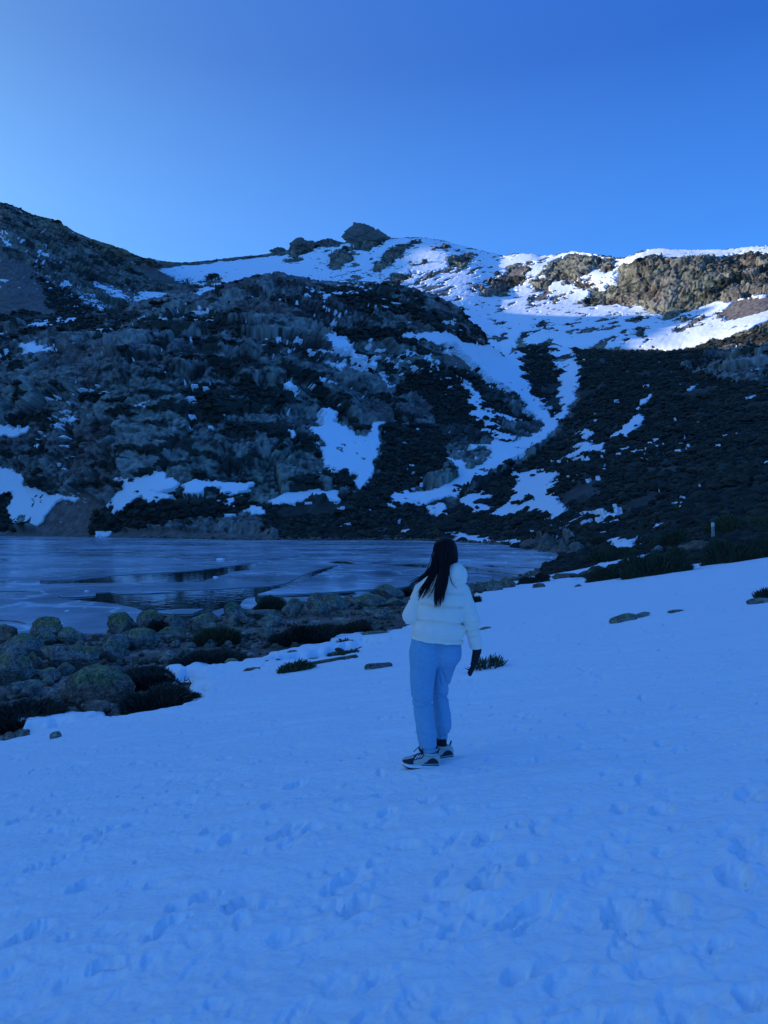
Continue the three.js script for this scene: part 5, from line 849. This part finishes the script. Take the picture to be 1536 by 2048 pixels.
    a += .009 * groove(py - (px - 845) * .15 + 2 * noise(x * 22, y * 9, 2), 1398, 2.4) + .008 * groove(py + (px - 845) * .2 + 2 * noise(x * 18, y * 9, 7), 1408, 2) + .007 * groove(py, 1491.5, 1.8);
    const gather = .0018 * Math.sin(Math.atan2(z - .05, x - X(857)) * 15); if (py > 1480) a += gather * smooth(1480, 1488, py); if (py > 1464) b += .0018 * Math.sin(Math.atan2(z + .1, x - X(886)) * 14) * smooth(1464, 1472, py);
    let d = smin(a, b, py < 1330 ? lerp(.05, .012, smooth(1300, 1330, py)) : .008);
    d = smin(d, Math.max(egg(x, y, z, J(849, 1308, .045), [rr(29), rr(34), .1]), (1270 - py) * k), .03); d = smin(d, Math.max(egg(x, y, z, J(893, 1308, .02), [rr(30), rr(30), .115]), (1270 - py) * k), .025);   // seat
    d += .004 * groove(px - 874 - (py - 1300) * .12, 0, 2.2) * smooth(1285, 1305, py) * smooth(1335, 1322, py) + .005 * groove(py - (px - 890) * .12, 1324, 2) * smooth(878, 886, px) * smooth(912, 896, px);
    return Math.max(d + .007 * fbm(x * 13, y * 8, z * 13, 3), (1272 - py) * k);
  };
  mesh('sweatpants', surfaceNet(pants, [X(812), Y(1506), -.24], [X(932), Y(1266), .2], .0044), pantsMat, P);
  { const g = new THREE.CapsuleGeometry(.004, .03, 3, 6); const o = mesh('pocket_zip', g, black, P); o.position.set(X(827.5), Y(1289), .085); o.rotation.z = -.12; }
  // socks
  const sock = (a, b, r1, r2) => { const g = new THREE.CylinderGeometry(r1, r2, a.distanceTo(b), 20, 4); g.lookAt; const o = mesh('sock', g, black, P); o.position.copy(a).lerp(b, .5); o.quaternion.setFromUnitVectors(new THREE.Vector3(0, 1, 0), a.clone().sub(b).normalize()); };
  const V3 = (a) => new THREE.Vector3(...a);
  sock(V3(J(858, 1494, .05)), V3(J(857, 1518, .05)), rr(12.5), rr(13)); sock(V3(J(885.5, 1476, -.1)), V3(J(884, 1510, -.1)), rr(10), rr(12));
  // shoes: one surface (u from heel to toe, v from the outer sole edge over the top to the inner one); panels lie on it
  const heel = pchip([[0, .03, .062], [.08, .036, .076], [.25, .039, .07], [.4, .041, .068], [.55, .046, .066], [.7, .05, .05], [.85, .046, .037], [.95, .034, .03], [1, .016, .022]]);
  const L = .262, floor = .03;
  const skinOf = (u, v, off = 0) => { const [w, h] = heel(u), a = v * Math.PI, c = Math.cos(a), s = Math.sin(a), W2 = w + off, H2 = h + off; return [u * L, floor + Math.pow(s, .75) * H2, Math.sign(c) * Math.pow(Math.abs(c), .8) * W2]; };
  const patch = (u0, u1, v0, v1, off, nu, nv, shape) => { const p = [], ix = []; for (const o of [off, off - .004]) for (let i = 0; i <= nu; i++) for (let j = 0; j <= nv; j++) { let u = lerp(u0, u1, i / nu), v = lerp(v0, v1, j / nv); if (shape) [u, v] = shape(u, v, i / nu, j / nv); p.push(...skinOf(clamp(u), v, o)); } const m = (nu + 1) * (nv + 1); for (let i = 0; i < nu; i++) for (let j = 0; j < nv; j++) { const a = i * (nv + 1) + j; ix.push(a, a + nv + 1, a + 1, a + 1, a + nv + 1, a + nv + 2, m + a, m + a + 1, m + a + nv + 1, m + a + 1, m + a + nv + 2, m + a + nv + 1); }
    const rim = []; for (let i = 0; i <= nu; i++) rim.push(i * (nv + 1)); for (let j = 1; j <= nv; j++) rim.push(nu * (nv + 1) + j); for (let i = nu - 1; i >= 0; i--) rim.push(i * (nv + 1) + nv); for (let j = nv - 1; j > 0; j--) rim.push(j); rim.forEach((a, i) => { const b = rim[(i + 1) % rim.length]; ix.push(a, b, m + a, b, m + b, m + a); }); return geo(p, ix); };
  const mat = (r, g, b, q = .8) => new THREE.MeshStandardMaterial({ color: lin(r, g, b), roughness: q });
  const grey = mat(.5, .52, .47), dark = mat(.02, .025, .04), white = mat(.88, .86, .82, .6), rubber = mat(.02, .02, .02, .7), cream = mat(.62, .6, .45);
  const soleShape = (x0, x1, y0, y1, y2, grow) => { const n = 48, p = [], ix = []; for (let i = 0; i <= n; i++) { const u = i / n, [w] = heel(u), x = lerp(x0, x1, u), toe = Math.pow(Math.max(0, u - .68) / .32, 2) * .022, back = Math.pow(Math.max(0, .12 - u) / .12, 2) * .012, W2 = (w + grow) * Math.sqrt(Math.max(.04, 1 - Math.pow(Math.abs(u - .5) * 2, 14))); for (const [yy, s] of [[y0 + toe + back, -.9], [y1 + toe * .6, -1.04], [y2 + toe * .35, -1], [y2 + toe * .35, 1], [y1 + toe * .6, 1.04], [y0 + toe + back, .9]]) p.push(x, yy, s * W2); } for (let i = 0; i < n; i++) for (let j = 0; j < 6; j++) { const a = i * 6 + j, b = i * 6 + (j + 1) % 6; ix.push(a, b, a + 6, b, b + 6, a + 6); } for (const q of [0, n * 6]) ix.push(q, q + 1, q + 2, q, q + 2, q + 3, q, q + 3, q + 4, q, q + 4, q + 5); return geo(p, ix); };
  const shoe = (pos, yaw, roll, pitch, s) => {
    const T = new THREE.Group(); T.name = 'shoe'; P.add(T); T.position.set(...pos); T.rotation.set(roll, Math.PI + yaw, pitch, 'YXZ'); T.scale.setScalar(s);
    const add = (n, g, m) => mesh(n, g, m, T);
    add('upper', patch(0, 1, 0, 1, 0, 40, 24), grey);
    add('midsole', soleShape(-.012, L + .006, .009, .02, .036, .006), white);
    add('outsole', soleShape(-.008, L - .004, -.004, .004, .0095, .003), rubber);
    for (const f of [(v) => v, (v) => 1 - v]) {
      add('toe_panel', patch(.72, .99, f(.03), f(.36), .0025, 14, 8), dark);
      add('lace_panel', patch(.44, .72, f(.2), f(.47), .003, 14, 8, (u, v, i, j) => [u + (j - .5) * -.1, v]), dark);
      add('heel_panel', patch(.04, .42, f(.03), f(.2), .0025, 14, 6, (u, v, i, j) => [u, lerp(f(.03), v, Math.sin(Math.min(1, i * 1.15) * Math.PI) * .8 + .2)]), dark);
      for (let q = 0; q < 3; q++) add('stripe', patch(.475 + q * .072, .515 + q * .072, f(.235), f(.4), .0048, 3, 8, (u, v, i, j) => [u + (j - .5) * -.085, v]), white);
      add('sole_groove', patch(.02, .5, f(.001), f(.012), .0085, 16, 2), rubber);
    }
    const collar = new THREE.TorusGeometry(.036, .008, 8, 28); collar.rotateX(Math.PI / 2); collar.scale(1.2, 1, .95); collar.translate(.068, .1, 0); add('collar', collar, grey);
    const tab = new THREE.CapsuleGeometry(.006, .03, 3, 8); tab.rotateZ(.35); tab.translate(.012, .118, 0); add('heel_tab', tab, dark);
    const tongue = new THREE.CapsuleGeometry(.022, .045, 4, 12); tongue.scale(.45, 1, 1); tongue.rotateZ(-.6); tongue.translate(.125, .105, 0); add('tongue', tongue, dark);
    for (let q = 0; q < 4; q++) { const c = new THREE.CapsuleGeometry(.003, .05, 3, 6); c.rotateX(Math.PI / 2); c.translate(.128 + q * .017, .101 - q * .007, 0); add('lace', c, black); }
    const loop = new THREE.CapsuleGeometry(.003, .055, 3, 6); loop.rotateZ(-.75 * -1); loop.translate(.162, .128, .01); add('lace', loop, black);
    return T;
  };
  const sn = (px, z) => snowTop(foot.x + X(px), foot.z + z) - foot.y;
  shoe([X(876), Math.max(sn(850, .06), Y(1536)) - .014, .07], .1, 0, .06, .98);
  shoe([X(907), sn(890, -.1) - .014, -.1], .32, 0, -.02, .96);
  // gloves
  const glove = (x, y, z) => {
    const pa = J(954, 1301, .0), pb = J(949.5, 1325, -.005);
    let d = limb(x, y, z, J(954, 1294, 0), J(954, 1304, 0), .027, .028);
    d = smin(d, Math.min(limb(x, y, z, [pa[0], pa[1], -.022], [pb[0], pb[1], -.03], .026, .022), limb(x, y, z, [pa[0], pa[1], .014], [pb[0], pb[1], .024], .027, .022), limb(x, y, z, [pa[0] + .002, pa[1], -.004], [pb[0], pb[1], -.004], .028, .023)), .014);
    [[-.034, .96, 1], [-.013, 1.08, .4], [.009, 1.02, 0], [.029, .84, .2]].forEach(([fz, len, cu]) => {
      const a = [pb[0], pb[1], fz], b = [pb[0] - .010 - cu * .002, pb[1] - .036 * len, fz * .85], c = [pb[0] - .022 - cu * .005, pb[1] - .063 * len, fz * .72], e = [pb[0] - .031 - cu * .008, pb[1] - .086 * len, fz * .66];
      d = smin(d, Math.min(limb(x, y, z, a, b, .0128, .0122), limb(x, y, z, b, c, .0122, .0114), limb(x, y, z, c, e, .0114, .0098)), .004);
    });
    const t0 = J(953, 1310, -.03), t1 = J(948, 1322, -.05), t2 = J(945, 1333, -.05); return smin(d, Math.min(limb(x, y, z, t0, t1, .014, .011), limb(x, y, z, t1, t2, .011, .009)), .008);
  };
  const gloveG = surfaceNet(glove, [X(930), Y(1360), -.08], [X(968), Y(1288), .06], .0032); mesh('glove', gloveG, black, P);
  { const g = gloveG.clone(); g.translate(-X(954), -Y(1301), 0); g.scale(-1, 1, 1); const a = g.getIndex().array; for (let i = 0; i < a.length; i += 3) { const t = a[i]; a[i] = a[i + 1]; a[i + 1] = t; } const o = mesh('glove', g, black, P); o.position.set(...J(848, 1213, -.28)); o.rotation.set(-1.9, 0, -.5); }
  // hair: a cap and many locks that fall over the hood and blow to the left
  const hairMat = new THREE.MeshPhysicalMaterial({ color: lin(.008, .007, .008), roughness: .45, specularIntensity: .22 });
  const cap = (x, y, z) => { const [a, b, c] = fw(x, y, z); let d = egg(a, b, c, [0, .02, -.012], [.08, .097, .1]); d = smin(d, egg(a, b, c, [0, -.045, -.045], [.074, .085, .07]), .03); d = Math.max(d, -egg(a, b, c, [0, -.05, .1], [.06, .1, .075])); return d + .0022 * noise(a * 130, b * 12, c * 30); };
  mesh('hair', surfaceNet(cap, [head[0] - .13, head[1] - .17, -.15], [head[0] + .13, head[1] + .14, .15], .005), hairMat, P);
  const rl = rng(21), locks = [];
  const lock = (pts, r0, fl = .55) => {
    const c = new THREE.CatmullRomCurve3(pts.map(V3)), n = 22, m = 5, p = [], ix = [], t = new THREE.Vector3(), s = new THREE.Vector3(), u = new THREE.Vector3(), o = new THREE.Vector3();
    for (let i = 0; i <= n; i++) { const w = i / n; c.getPoint(w, o); c.getTangent(w, t); s.set(0, 0, 1).cross(t).normalize(); u.crossVectors(t, s); const r = r0 * Math.min(1, .55 + w * 2) * Math.pow(Math.max(0, 1 - Math.pow(w, 2.2)), .8) + .0004; for (let j = 0; j < m; j++) { const a = j / m * 6.283; p.push(o.x + s.x * Math.cos(a) * r + u.x * Math.sin(a) * r * fl, o.y + s.y * Math.cos(a) * r + u.y * Math.sin(a) * r * fl, o.z + s.z * Math.cos(a) * r + u.z * Math.sin(a) * r * fl); } }
    for (let i = 0; i < n; i++) for (let j = 0; j < m; j++) { const a = i * m + j, b = i * m + (j + 1) % m; ix.push(a, b, a + m, b, b + m, a + m); } locks.push(geo(p, ix));
  };
  const guides = [                                              // crown, nape and end of each stream; spread at the end in pixels; how many; thickness
    [[[884, 1084, .09], [884, 1110, .115], [882, 1140, .15], [877, 1165, .178], [873, 1184, .185], [872, 1206, .175]], 7, 46, .0062],
    [[[890, 1084, .085], [892, 1110, .11], [888, 1140, .15], [884, 1165, .18], [880, 1182, .185], [878, 1198, .175]], 6, 40, .006],
    [[[879, 1086, .085], [873, 1110, .11], [868, 1136, .14], [856, 1158, .17], [846, 1174, .172], [837, 1190, .165]], 6, 34, .0055],
    [[[876, 1088, .08], [868, 1112, .1], [862, 1132, .125], [848, 1148, .15], [834, 1158, .15], [817, 1168, .14]], 5, 26, .0032],
    [[[896, 1086, .08], [904, 1108, .085], [907, 1124, .085], [905, 1134, .085]], 3, 26, .006],
    [[[880, 1085, .088], [876, 1110, .115], [873, 1136, .15], [864, 1160, .175], [856, 1178, .178], [846, 1190, .17]], 8, 14, .003],
    [[[893, 1112, .11], [894, 1132, .16], [896, 1152, .178], [901, 1168, .172], [909, 1179, .16]], 1, 2, .002],
  ];
  for (const [g, spread, n, r0] of guides) for (let i = 0; i < n; i++) { const a = (rl() - .5) * 2, b = (rl() - .5) * 2, c = rl() - .5, e = rl(); lock(g.map(([x, y, z], q) => { const w = q / (g.length - 1), s = q === 0 ? 8 : lerp(7, spread, w); return J(x + a * s + (q > 1 ? (rl() - .5) * 2.2 : 0), y + (q === 0 ? Math.abs(a) * 5 + b * 2 : w * w * b * 8), z + c * .02 - (q === 0 ? .02 * Math.abs(a) : 0)); }), r0 * (.55 + .75 * e)); }
  const strands = mergeGeometries(locks); mesh('hair_strands', strands, hairMat, P).userData.kind = 'stuff';
}
renderer.render(scene, camera);
